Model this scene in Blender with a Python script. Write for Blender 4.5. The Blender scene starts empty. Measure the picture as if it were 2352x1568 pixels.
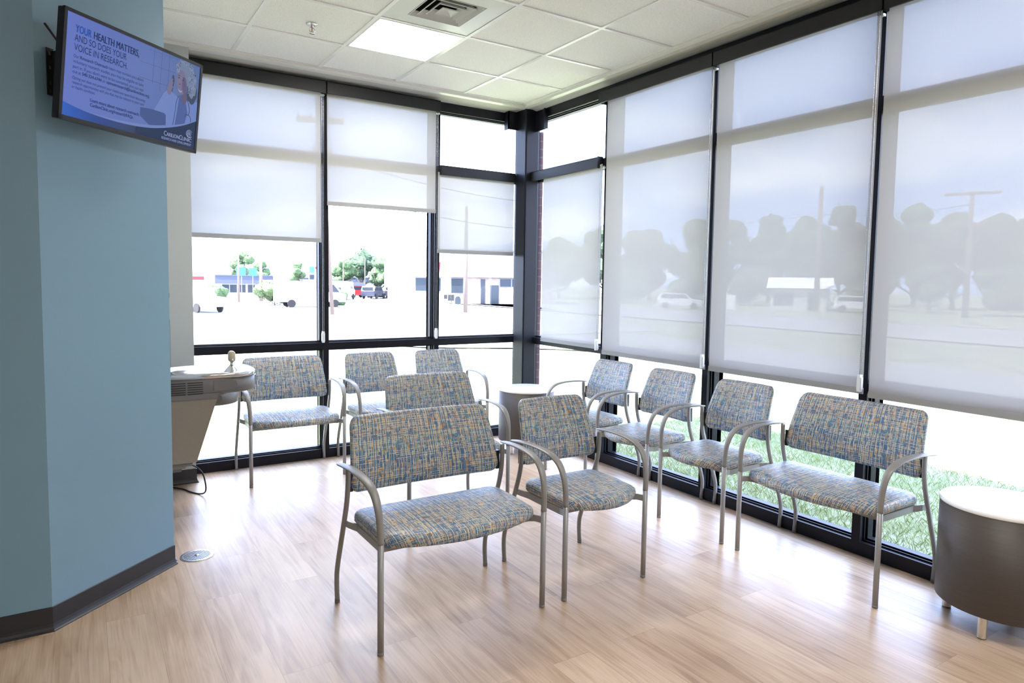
import bpy, math, random
from mathutils import Vector, Matrix, Quaternion
random.seed(7)
S = bpy.context.scene
COL = S.collection
R_ = math.radians

# ------------------------------------------------------------------ camera
YAW, PITCH, ROLL, FPX = 0.5664, -0.0703, 0.0148, 1551.25
CAM = Vector((-3.5068, -5.3373, 1.45))
_f = Vector((math.sin(YAW) * math.cos(PITCH), math.cos(YAW) * math.cos(PITCH), math.sin(PITCH)))
_r = Vector((math.cos(YAW), -math.sin(YAW), 0)); _u = _r.cross(_f)
_r2 = _r * math.cos(ROLL) + _u * math.sin(ROLL)
_u2 = -_r * math.sin(ROLL) + _u * math.cos(ROLL)
cd = bpy.data.cameras.new('camera'); cam = bpy.data.objects.new('camera', cd); COL.objects.link(cam)
cam.matrix_world = Matrix(((_r2.x, _u2.x, -_f.x, CAM.x), (_r2.y, _u2.y, -_f.y, CAM.y), (_r2.z, _u2.z, -_f.z, CAM.z), (0, 0, 0, 1)))
cd.sensor_fit = 'HORIZONTAL'; cd.sensor_width = 36.0; cd.lens = FPX / 2352 * 36.0
cd.shift_x = 4.54 / 2352; cd.shift_y = -28.93 / 2352
cd.clip_start = 0.05; cd.clip_end = 2000
S.camera = cam

# ------------------------------------------------------------------ view, world, sun
S.view_settings.view_transform = 'Standard'; S.view_settings.look = 'None'
S.view_settings.exposure = 1.0; S.view_settings.gamma = 1.0; S.view_settings.use_curve_mapping = False
S.cycles.use_denoising = True
S.cycles.max_bounces = 10; S.cycles.diffuse_bounces = 6; S.cycles.glossy_bounces = 4
S.cycles.transmission_bounces = 8; S.cycles.transparent_max_bounces = 16
S.cycles.sample_clamp_indirect = 8.0; S.cycles.caustics_reflective = False; S.cycles.caustics_refractive = False

SKY = 4.5
SUN = 25.0
LAMP = 21.0


def nd(nt, kind, **kw):
    n = nt.nodes.new(kind)
    for k, v in kw.items():
        if k.startswith('i_'):
            key = k[2:]
            n.inputs[int(key) if key.isdigit() else key].default_value = v
        else:
            setattr(n, k, v)
    return n


w = bpy.data.worlds.new('sky'); S.world = w; w.use_nodes = True
nt = w.node_tree; nt.nodes.clear()
tc = nd(nt, 'ShaderNodeTexCoord')
sep = nd(nt, 'ShaderNodeSeparateXYZ'); nt.links.new(tc.outputs['Generated'], sep.inputs[0])
addz = nd(nt, 'ShaderNodeMath', operation='ADD', i_1=0.16); nt.links.new(sep.outputs[2], addz.inputs[0])
mx = nd(nt, 'ShaderNodeMath', operation='MAXIMUM', i_1=0.05); nt.links.new(addz.outputs[0], mx.inputs[0])
dx = nd(nt, 'ShaderNodeMath', operation='DIVIDE'); nt.links.new(sep.outputs[0], dx.inputs[0]); nt.links.new(mx.outputs[0], dx.inputs[1])
dy = nd(nt, 'ShaderNodeMath', operation='DIVIDE'); nt.links.new(sep.outputs[1], dy.inputs[0]); nt.links.new(mx.outputs[0], dy.inputs[1])
cmb = nd(nt, 'ShaderNodeCombineXYZ', i_2=0.3); nt.links.new(dx.outputs[0], cmb.inputs[0]); nt.links.new(dy.outputs[0], cmb.inputs[1])
ns = nd(nt, 'ShaderNodeTexNoise', i_Scale=0.85, i_Detail=7.0, i_Roughness=0.55, i_Distortion=0.3); nt.links.new(cmb.outputs[0], ns.inputs['Vector'])
cr = nd(nt, 'ShaderNodeValToRGB'); nt.links.new(ns.outputs['Fac'], cr.inputs[0])
cr.color_ramp.elements[0].position = 0.44; cr.color_ramp.elements[1].position = 0.62
sky = nd(nt, 'ShaderNodeMix', data_type='RGBA')
sky.inputs[6].default_value = (0.42, 0.64, 1.18, 1); sky.inputs[7].default_value = (1.08, 1.18, 1.42, 1)
nt.links.new(cr.outputs[0], sky.inputs[0])
gz = nd(nt, 'ShaderNodeMapRange', i_1=-0.02, i_2=0.0); nt.links.new(sep.outputs[2], gz.inputs[0])
gm = nd(nt, 'ShaderNodeMix', data_type='RGBA'); gm.inputs[6].default_value = (0.35, 0.38, 0.36, 1)
nt.links.new(gz.outputs[0], gm.inputs[0]); nt.links.new(sky.outputs[2], gm.inputs[7])
bg = nd(nt, 'ShaderNodeBackground', i_Strength=SKY); nt.links.new(gm.outputs[2], bg.inputs[0])
wo = nd(nt, 'ShaderNodeOutputWorld'); nt.links.new(bg.outputs[0], wo.inputs[0])

sl = bpy.data.lights.new('sun', 'SUN'); so = bpy.data.objects.new('sun', sl); COL.objects.link(so)
sl.energy = SUN; sl.angle = R_(0.6); sl.color = (1.0, 0.96, 0.90)
so.rotation_euler = Vector((1.0, 0.02, -1.72)).to_track_quat('-Z', 'Y').to_euler()


def portal(name, loc, nrm, sx, sy):
    l = bpy.data.lights.new(name, 'AREA'); l.shape = 'RECTANGLE'; l.size = sx; l.size_y = sy
    l.cycles.is_portal = True
    o = bpy.data.objects.new(name, l); COL.objects.link(o); o.location = loc
    o.rotation_euler = Vector(nrm).to_track_quat('-Z', 'Y').to_euler()


portal('window_portal', (-1.45, 0.16, 1.5), (0, -1, 0), 2.9, 3.0)
portal('window_portal', (0.16, -2.9, 1.5), (-1, 0, 0), 3.0, 5.7)

# ------------------------------------------------------------------ materials
MAT = {}


def mat(name, col=(0.8, 0.8, 0.8), rough=0.5, metal=0.0, spec=0.5, emit=None, es=0.0, noise=None, bump=None, coat=0.0):
    m = bpy.data.materials.new(name); m.use_nodes = True; t = m.node_tree
    b = t.nodes['Principled BSDF']
    b.inputs['Base Color'].default_value = (*col, 1); b.inputs['Roughness'].default_value = rough
    b.inputs['Metallic'].default_value = metal; b.inputs['Specular IOR Level'].default_value = spec
    if coat: b.inputs['Coat Weight'].default_value = coat
    if emit:
        b.inputs['Emission Color'].default_value = (*emit, 1); b.inputs['Emission Strength'].default_value = es
    if noise:   # (scale, amount, stretch)
        sc, am, st = noise
        c = nd(t, 'ShaderNodeTexCoord'); mp = nd(t, 'ShaderNodeMapping'); mp.inputs['Scale'].default_value = st
        t.links.new(c.outputs['Object'], mp.inputs[0])
        n = nd(t, 'ShaderNodeTexNoise', i_Scale=sc, i_Detail=4.0); t.links.new(mp.outputs[0], n.inputs['Vector'])
        mxx = nd(t, 'ShaderNodeMix', data_type='RGBA')
        mxx.inputs[6].default_value = (*[x * (1 - am) for x in col], 1); mxx.inputs[7].default_value = (*[min(1, x * (1 + am)) for x in col], 1)
        t.links.new(n.outputs['Fac'], mxx.inputs[0]); t.links.new(mxx.outputs[2], b.inputs['Base Color'])
    if bump:
        sc, st = bump
        c = nd(t, 'ShaderNodeTexCoord')
        n = nd(t, 'ShaderNodeTexNoise', i_Scale=sc, i_Detail=2.0); t.links.new(c.outputs['Object'], n.inputs['Vector'])
        bp = nd(t, 'ShaderNodeBump', i_Strength=st, i_Distance=0.002); t.links.new(n.outputs['Fac'], bp.inputs['Height'])
        t.links.new(bp.outputs[0], b.inputs['Normal'])
    MAT[name] = m
    return m


mat('teal_paint', (0.20, 0.345, 0.46), 0.55, bump=(260, 0.15))
mat('wall_paint', (0.46, 0.49, 0.49), 0.6, bump=(260, 0.15))
mat('dark_base', (0.024, 0.024, 0.028), 0.42)
mat('bronze_frame', (0.010, 0.010, 0.015), 0.36, spec=0.18)
mat('ext_frame', (0.25, 0.26, 0.27), 0.4)
mat('white_trim', (0.80, 0.80, 0.77), 0.22)
mat('grid_white', (0.92, 0.92, 0.92), 0.25)
mat('cassette', (0.014, 0.014, 0.016), 0.5, spec=0.3)
mat('clear_plastic', (0.75, 0.78, 0.80), 0.15, spec=0.6)
mat('chain_metal', (0.45, 0.45, 0.45), 0.25, metal=1.0)
mat('chair_metal', (0.27, 0.262, 0.255), 0.42, metal=0.2, bump=(500, 0.08))
mat('leg_metal', (0.32, 0.32, 0.325), 0.38, metal=0.2)
mat('black_plastic', (0.012, 0.012, 0.014), 0.35)
mat('glide', (0.20, 0.19, 0.18), 0.5)
mat('steel', (0.62, 0.62, 0.62), 0.22, metal=1.0)
mat('chrome', (0.75, 0.75, 0.75), 0.08, metal=1.0)
mat('grey_shell', (0.16, 0.155, 0.155), 0.4)
mat('grey_shell_dark', (0.015, 0.015, 0.018), 0.5)
mat('tan_vinyl', (0.25, 0.222, 0.185), 0.6, noise=(420, 0.22, (1, 1, 1)), bump=(500, 0.3))
mat('tan_cap', (0.60, 0.52, 0.38), 0.45)
mat('table_white', (0.88, 0.88, 0.88), 0.12)
mat('table_veneer', (0.064, 0.052, 0.046), 0.50, noise=(9, 0.28, (1.0, 1.0, 26)))
mat('vent_white', (0.72, 0.74, 0.72), 0.25)
mat('vent_dark', (0.03, 0.03, 0.035), 0.6)
mat('lamp_diffuser', (0.9, 0.9, 0.9), 0.5, emit=(1, 0.965, 0.92), es=LAMP)
mat('brass_red', (0.45, 0.10, 0.06), 0.4)
mat('cord_black', (0.01, 0.01, 0.012), 0.4)
mat('tv_black', (0.016, 0.014, 0.018), 0.35)
mat('asphalt', (0.24, 0.24, 0.25), 0.9, noise=(3, 0.15, (1, 1, 1)))
mat('concrete', (0.26, 0.26, 0.265), 0.9, noise=(3, 0.1, (1, 1, 1)))
mat('bark', (0.10, 0.08, 0.06), 0.9, noise=(6, 0.3, (1, 1, 0.2)))
mat('wood_pole', (0.16, 0.12, 0.10), 0.9, noise=(6, 0.2, (4, 4, 0.3)))
mat('leaf_dark', (0.030, 0.060, 0.028), 0.8, noise=(1.2, 0.6, (1, 1, 1)))
mat('leaf_mid', (0.050, 0.095, 0.035), 0.8, noise=(1.4, 0.6, (1, 1, 1)))
mat('leaf_light', (0.085, 0.13, 0.05), 0.8, noise=(2.0, 0.5, (1, 1, 1)))
mat('bld_cream', (0.52, 0.50, 0.46), 0.8)
mat('bld_white', (0.72, 0.72, 0.72), 0.8)
mat('bld_blue', (0.055, 0.065, 0.10), 0.6)
mat('bld_fascia', (0.17, 0.17, 0.21), 0.5)
mat('win_dark', (0.02, 0.028, 0.04), 0.15)
mat('sign_blue', (0.03, 0.12, 0.30), 0.4)
mat('sign_red', (0.45, 0.02, 0.03), 0.4)
mat('car_dark', (0.02, 0.025, 0.05), 0.25, coat=1.0)
mat('car_red', (0.30, 0.02, 0.02), 0.25, coat=1.0)
mat('car_white', (0.7, 0.7, 0.7), 0.3, coat=1.0)
mat('tyre', (0.02, 0.02, 0.02), 0.9)
mat('grass_blade', (0.26, 0.33, 0.13), 0.7)
mat('red_brick', (0.20, 0.08, 0.06), 0.85)


def floor_mat():
    m = bpy.data.materials.new('wood_plank_floor'); m.use_nodes = True; t = m.node_tree
    b = t.nodes['Principled BSDF']; b.inputs['Roughness'].default_value = 0.30; b.inputs['Specular IOR Level'].default_value = 0.68
    L = t.links.new
    c = nd(t, 'ShaderNodeTexCoord'); mp = nd(t, 'ShaderNodeMapping'); mp.inputs['Rotation'].default_value = (0, 0, R_(90)); mp.inputs['Location'].default_value = (0.31, 0.07, 0)
    L(c.outputs['Object'], mp.inputs[0])
    bk = nd(t, 'ShaderNodeTexBrick', offset=0.37, offset_frequency=2, i_Scale=1.0)
    bk.inputs['Color1'].default_value = (0, 0, 0, 1); bk.inputs['Color2'].default_value = (1, 1, 1, 1); bk.inputs['Mortar'].default_value = (0.5, 0.5, 0.5, 1)
    bk.inputs['Mortar Size'].default_value = 0.0009; bk.inputs['Mortar Smooth'].default_value = 0.1
    bk.inputs['Brick Width'].default_value = 1.22; bk.inputs['Row Height'].default_value = 0.178
    L(mp.outputs[0], bk.inputs['Vector'])
    # per plank offset for the grain
    sc = nd(t, 'ShaderNodeVectorMath', operation='MULTIPLY_ADD'); L(bk.outputs['Color'], sc.inputs[0]); sc.inputs[1].default_value = (13.7, 7.3, 5.1); L(mp.outputs[0], sc.inputs[2])
    mg = nd(t, 'ShaderNodeMapping'); mg.inputs['Scale'].default_value = (0.9, 9.0, 1.0); L(sc.outputs[0], mg.inputs[0])
    n1 = nd(t, 'ShaderNodeTexNoise', i_Scale=1.6, i_Detail=3.0, i_Roughness=0.5, i_Distortion=1.1); L(mg.outputs[0], n1.inputs['Vector'])
    wv = nd(t, 'ShaderNodeMath', operation='MULTIPLY', i_1=16.0); L(n1.outputs['Fac'], wv.inputs[0])
    wf = nd(t, 'ShaderNodeMath', operation='SINE'); L(wv.outputs[0], wf.inputs[0])
    wr = nd(t, 'ShaderNodeMapRange', i_1=-1.0, i_2=1.0, i_3=0.0, i_4=1.0); L(wf.outputs[0], wr.inputs[0])
    mf = nd(t, 'ShaderNodeMapping'); mf.inputs['Scale'].default_value = (3.0, 130.0, 1.0); L(sc.outputs[0], mf.inputs[0])
    n2 = nd(t, 'ShaderNodeTexNoise', i_Scale=1.0, i_Detail=3.0, i_Roughness=0.6); L(mf.outputs[0], n2.inputs['Vector'])
    a = nd(t, 'ShaderNodeMath', operation='MULTIPLY_ADD', i_1=0.15, i_2=0.07); L(wr.outputs[0], a.inputs[0])
    a2 = nd(t, 'ShaderNodeMath', operation='MULTIPLY_ADD', i_1=0.40); L(n2.outputs['Fac'], a2.inputs[0]); L(a.outputs[0], a2.inputs[2])
    n3 = nd(t, 'ShaderNodeTexNoise', i_Scale=2.2, i_Detail=3.0); L(sc.outputs[0], n3.inputs['Vector'])
    a4 = nd(t, 'ShaderNodeMath', operation='MULTIPLY_ADD', i_1=0.50); L(n3.outputs['Fac'], a4.inputs[0]); L(a2.outputs[0], a4.inputs[2])
    sp = nd(t, 'ShaderNodeSeparateColor'); L(bk.outputs['Color'], sp.inputs[0])
    a3 = nd(t, 'ShaderNodeMath', operation='MULTIPLY_ADD', i_1=0.15); L(sp.outputs[0], a3.inputs[0]); L(a4.outputs[0], a3.inputs[2])
    rp = nd(t, 'ShaderNodeValToRGB'); L(a3.outputs[0], rp.inputs[0])
    e = rp.color_ramp.elements
    e[0].position = 0.36; e[0].color = (0.24, 0.145, 0.080, 1)
    e[1].position = 0.86; e[1].color = (0.64, 0.485, 0.345, 1)
    m1 = e.new(0.58); m1.color = (0.430, 0.292, 0.185, 1)
    dk = nd(t, 'ShaderNodeMix', data_type='RGBA', blend_type='MULTIPLY'); dk.inputs[7].default_value = (0.78, 0.74, 0.70, 1)
    L(bk.outputs['Fac'], dk.inputs[0]); L(rp.outputs[0], dk.inputs[6]); L(dk.outputs[2], b.inputs['Base Color'])
    rr = nd(t, 'ShaderNodeMapRange', i_1=0.3, i_2=0.7, i_3=0.30, i_4=0.40); L(n2.outputs['Fac'], rr.inputs[0]); L(rr.outputs[0], b.inputs['Roughness'])
    bp = nd(t, 'ShaderNodeBump', i_Strength=0.12, i_Distance=0.001); L(a2.outputs[0], bp.inputs['Height']); L(bp.outputs[0], b.inputs['Normal'])
    MAT['floor'] = m


floor_mat()


def ceiling_mat():
    m = bpy.data.materials.new('acoustic_tile'); m.use_nodes = True; t = m.node_tree
    b = t.nodes['Principled BSDF']; b.inputs['Roughness'].default_value = 0.85; L = t.links.new
    c = nd(t, 'ShaderNodeTexCoord')
    n = nd(t, 'ShaderNodeTexNoise', i_Scale=230.0, i_Detail=2.0); L(c.outputs['Object'], n.inputs['Vector'])
    r = nd(t, 'ShaderNodeValToRGB'); L(n.outputs['Fac'], r.inputs[0])
    r.color_ramp.elements[0].position = 0.30; r.color_ramp.elements[0].color = (0.52, 0.51, 0.49, 1)
    r.color_ramp.elements[1].position = 0.42; r.color_ramp.elements[1].color = (0.93, 0.93, 0.925, 1)
    L(r.outputs[0], b.inputs['Base Color'])
    bp = nd(t, 'ShaderNodeBump', i_Strength=0.3, i_Distance=0.002); L(n.outputs['Fac'], bp.inputs['Height']); L(bp.outputs[0], b.inputs['Normal'])
    MAT['ceiling'] = m


ceiling_mat()


def shade_mat(name, tr, tl, df, refl):
    """woven roller shade cloth: small open holes, light glowing through the yarn, and its own matte face"""
    m = bpy.data.materials.new(name); m.use_nodes = True; t = m.node_tree; t.nodes.clear(); L = t.links.new
    c = nd(t, 'ShaderNodeTexCoord'); mp = nd(t, 'ShaderNodeMapping'); mp.inputs['Scale'].default_value = (1, 1, 0.35); L(c.outputs['Object'], mp.inputs[0])
    n = nd(t, 'ShaderNodeTexNoise', i_Scale=150.0, i_Detail=3.0, i_Roughness=0.7); L(mp.outputs[0], n.inputs['Vector'])
    mr = nd(t, 'ShaderNodeMapRange', i_1=0.3, i_2=0.7, i_3=tr * 0.86, i_4=tr * 1.14); L(n.outputs['Fac'], mr.inputs[0])
    d = nd(t, 'ShaderNodeBsdfDiffuse'); d.inputs[0].default_value = (*refl, 1)
    ts = nd(t, 'ShaderNodeBsdfTranslucent'); ts.inputs[0].default_value = (*tl, 1)
    mx1 = nd(t, 'ShaderNodeMixShader', i_0=df); L(d.outputs[0], mx1.inputs[1]); L(ts.outputs[0], mx1.inputs[2])
    tp = nd(t, 'ShaderNodeBsdfTransparent')
    mx2 = nd(t, 'ShaderNodeMixShader'); L(mr.outputs[0], mx2.inputs[0]); L(mx1.outputs[0], mx2.inputs[1]); L(tp.outputs[0], mx2.inputs[2])
    o = nd(t, 'ShaderNodeOutputMaterial'); L(mx2.outputs[0], o.inputs[0])
    MAT[name] = m


shade_mat('shade_cloth', 0.034, (0.190, 0.181, 0.172), 0.5, (0.62, 0.61, 0.60))
shade_mat('shade_hem', 0.0, (0.22, 0.22, 0.215), 0.5, (0.60, 0.60, 0.60))


def glass_mat():
    m = bpy.data.materials.new('window_glass'); m.use_nodes = True; t = m.node_tree; t.nodes.clear(); L = t.links.new
    ge = nd(t, 'ShaderNodeNewGeometry'); io = nd(t, 'ShaderNodeMapRange', i_1=0.0, i_2=1.0, i_3=1.45, i_4=1 / 1.45); L(ge.outputs['Backfacing'], io.inputs[0])
    fr = nd(t, 'ShaderNodeFresnel'); L(io.outputs[0], fr.inputs[0])
    tp = nd(t, 'ShaderNodeBsdfTransparent'); tp.inputs[0].default_value = (0.95, 0.95, 0.95, 1)
    gl = nd(t, 'ShaderNodeBsdfGlossy', i_Roughness=0.0)
    mx = nd(t, 'ShaderNodeMixShader'); L(fr.outputs[0], mx.inputs[0]); L(tp.outputs[0], mx.inputs[1]); L(gl.outputs[0], mx.inputs[2])
    o = nd(t, 'ShaderNodeOutputMaterial'); L(mx.outputs[0], o.inputs[0]); MAT['glass'] = m


glass_mat()


def fabric_mat():
    """woven crosshatch of cream, blue, teal, ochre and grey short bars, laid in metres on the cloth's own UV"""
    m = bpy.data.materials.new('crosshatch_upholstery'); m.use_nodes = True; t = m.node_tree
    b = t.nodes['Principled BSDF']; b.inputs['Roughness'].default_value = 0.42; b.inputs['Specular IOR Level'].default_value = 0.45
    L = t.links.new
    uv = nd(t, 'ShaderNodeUVMap'); uv.uv_map = 'UVMap'
    # small irregularity
    dn = nd(t, 'ShaderNodeTexNoise', i_Scale=30.0, i_Detail=1.0); L(uv.outputs[0], dn.inputs['Vector'])
    dm = nd(t, 'ShaderNodeVectorMath', operation='MULTIPLY_ADD'); L(dn.outputs['Color'], dm.inputs[0]); dm.inputs[1].default_value = (0.0022, 0.0022, 0); L(uv.outputs[0], dm.inputs[2])
    sp = nd(t, 'ShaderNodeSeparateXYZ'); L(dm.outputs[0], sp.inputs[0])

    def M(op, a, bb=None, c=None):
        n = nd(t, 'ShaderNodeMath', operation=op)
        for i, x in enumerate((a, bb, c)):
            if x is None: continue
            if isinstance(x, (int, float)): n.inputs[i].default_value = x
            else: L(x, n.inputs[i])
        return n.outputs[0]

    def rnd(a, bb, seed):
        cx = nd(t, 'ShaderNodeCombineXYZ'); L(a, cx.inputs[0])
        if bb is not None: L(bb, cx.inputs[1])
        cx.inputs[2].default_value = seed
        wn = nd(t, 'ShaderNodeTexWhiteNoise', noise_dimensions='3D'); L(cx.outputs[0], wn.inputs['Vector'])
        return wn.outputs['Value']

    U, V = sp.outputs[0], sp.outputs[1]

    def bars(a, bcoord, per, seg, th, seed, prob):
        """lines running along b at every `per` of a, broken in segments"""
        x = M('DIVIDE', a, per); i = M('FLOOR', x); f = M('FRACT', x)
        off = M('MULTIPLY', rnd(i, None, seed), 1.0 - th)
        inside = M('MULTIPLY', M('GREATER_THAN', f, off), M('LESS_THAN', f, M('ADD', off, th)))
        y = M('ADD', M('DIVIDE', bcoord, seg), M('MULTIPLY', rnd(i, None, seed + 3.3), 7.0)); j = M('FLOOR', y)
        on = M('LESS_THAN', rnd(i, j, seed + 5.1), prob)
        return M('MULTIPLY', inside, on)

    def mixc(fac, base, col):
        n = nd(t, 'ShaderNodeMix', data_type='RGBA'); L(fac, n.inputs[0])
        if isinstance(base, tuple): n.inputs[6].default_value = (*base, 1)
        else: L(base, n.inputs[6])
        n.inputs[7].default_value = (*col, 1)
        return n.outputs[2]

    CREAM = (0.60, 0.555, 0.41); BLUE = (0.055, 0.140, 0.27); TEAL = (0.070, 0.23, 0.30); OCH = (0.43, 0.23, 0.075); GREY = (0.18, 0.19, 0.26); PALE = (0.25, 0.34, 0.40); BRN = (0.19, 0.125, 0.10)
    # ground of small blocks
    ci = M('FLOOR', M('DIVIDE', U, 0.0125)); cj = M('FLOOR', M('DIVIDE', V, 0.0100))
    rr = rnd(ci, cj, 1.7)
    rp = nd(t, 'ShaderNodeValToRGB'); rp.color_ramp.interpolation = 'CONSTANT'; L(rr, rp.inputs[0])
    e = rp.color_ramp.elements; e[0].color = (*GREY, 1); e[0].position = 0.0; e[1].position = 0.30; e[1].color = (*OCH, 1)
    for p, c in ((0.44, BLUE), (0.62, TEAL), (0.74, BRN), (0.80, GREY), (0.93, PALE)):
        k = e.new(p); k.color = (*c, 1)
    col = rp.outputs[0]
    # wide bands of height lean to blue, others to ochre
    bn = M('FLOOR', M('DIVIDE', V, 0.055))
    col = mixc(M('MULTIPLY', M('LESS_THAN', rnd(bn, None, 9.2), 0.42), M('LESS_THAN', rnd(ci, cj, 12.2), 0.55)), col, BLUE)
    col = mixc(M('MULTIPLY', M('LESS_THAN', rnd(bn, None, 19.2), 0.30), M('LESS_THAN', rnd(ci, cj, 22.2), 0.35)), col, TEAL)
    # fine cream threads in both directions, then the darker ones
    col = mixc(bars(V, U, 0.0088, 0.040, 0.27, 4.4, 0.60), col, CREAM)
    col = mixc(bars(U, V, 0.0105, 0.034, 0.27, 2.1, 0.68), col, CREAM)
    col = mixc(bars(U, V, 0.0062, 0.020, 0.34, 31.1, 0.22), col, CREAM)
    col = mixc(bars(V, U, 0.0120, 0.070, 0.15, 6.2, 0.60), col, GREY)
    col = mixc(bars(U, V, 0.0250, 0.150, 0.13, 7.9, 0.85), col, BLUE)
    L(col, b.inputs['Base Color'])
    fn = nd(t, 'ShaderNodeTexNoise', i_Scale=900.0, i_Detail=1.0); L(uv.outputs[0], fn.inputs['Vector'])
    bp = nd(t, 'ShaderNodeBump', i_Strength=0.15, i_Distance=0.001); L(fn.outputs['Fac'], bp.inputs['Height']); L(bp.outputs[0], b.inputs['Normal'])
    MAT['fabric'] = m


fabric_mat()


def brick_mat(name, c1, c2, mo, sc=1.0):
    m = bpy.data.materials.new(name); m.use_nodes = True; t = m.node_tree; b = t.nodes['Principled BSDF']; b.inputs['Roughness'].default_value = 0.9
    c = nd(t, 'ShaderNodeTexCoord'); sp = nd(t, 'ShaderNodeSeparateXYZ'); t.links.new(c.outputs['Object'], sp.inputs[0])
    ad = nd(t, 'ShaderNodeMath', operation='ADD'); t.links.new(sp.outputs[0], ad.inputs[0]); t.links.new(sp.outputs[1], ad.inputs[1])
    cx = nd(t, 'ShaderNodeCombineXYZ'); t.links.new(ad.outputs[0], cx.inputs[0]); t.links.new(sp.outputs[2], cx.inputs[1])
    bk = nd(t, 'ShaderNodeTexBrick', i_Scale=sc); bk.inputs['Color1'].default_value = (*c1, 1); bk.inputs['Color2'].default_value = (*c2, 1); bk.inputs['Mortar'].default_value = (*mo, 1)
    bk.inputs['Brick Width'].default_value = 0.2; bk.inputs['Row Height'].default_value = 0.075; bk.inputs['Mortar Size'].default_value = 0.006
    t.links.new(cx.outputs[0], bk.inputs['Vector']); t.links.new(bk.outputs['Color'], b.inputs['Base Color']); MAT[name] = m


brick_mat('brick_near', (0.075, 0.035, 0.045), (0.10, 0.05, 0.055), (0.10, 0.09, 0.10))
brick_mat('brick_far', (0.42, 0.30, 0.24), (0.34, 0.23, 0.19), (0.45, 0.40, 0.36), 0.5)


def lawn_mat():
    m = bpy.data.materials.new('lawn'); m.use_nodes = True; t = m.node_tree; b = t.nodes['Principled BSDF']; b.inputs['Roughness'].default_value = 0.9
    c = nd(t, 'ShaderNodeTexCoord')
    n = nd(t, 'ShaderNodeTexNoise', i_Scale=1.3, i_Detail=9.0, i_Roughness=0.75); t.links.new(c.outputs['Object'], n.inputs['Vector'])
    r = nd(t, 'ShaderNodeValToRGB'); t.links.new(n.outputs['Fac'], r.inputs[0]); e = r.color_ramp.elements
    e[0].position = 0.35; e[0].color = (0.11, 0.135, 0.055, 1); e[1].position = 0.66; e[1].color = (0.36, 0.34, 0.28, 1)
    k = e.new(0.5); k.color = (0.185, 0.210, 0.110, 1)
    t.links.new(r.outputs[0], b.inputs['Base Color']); MAT['lawn'] = m


lawn_mat()


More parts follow.
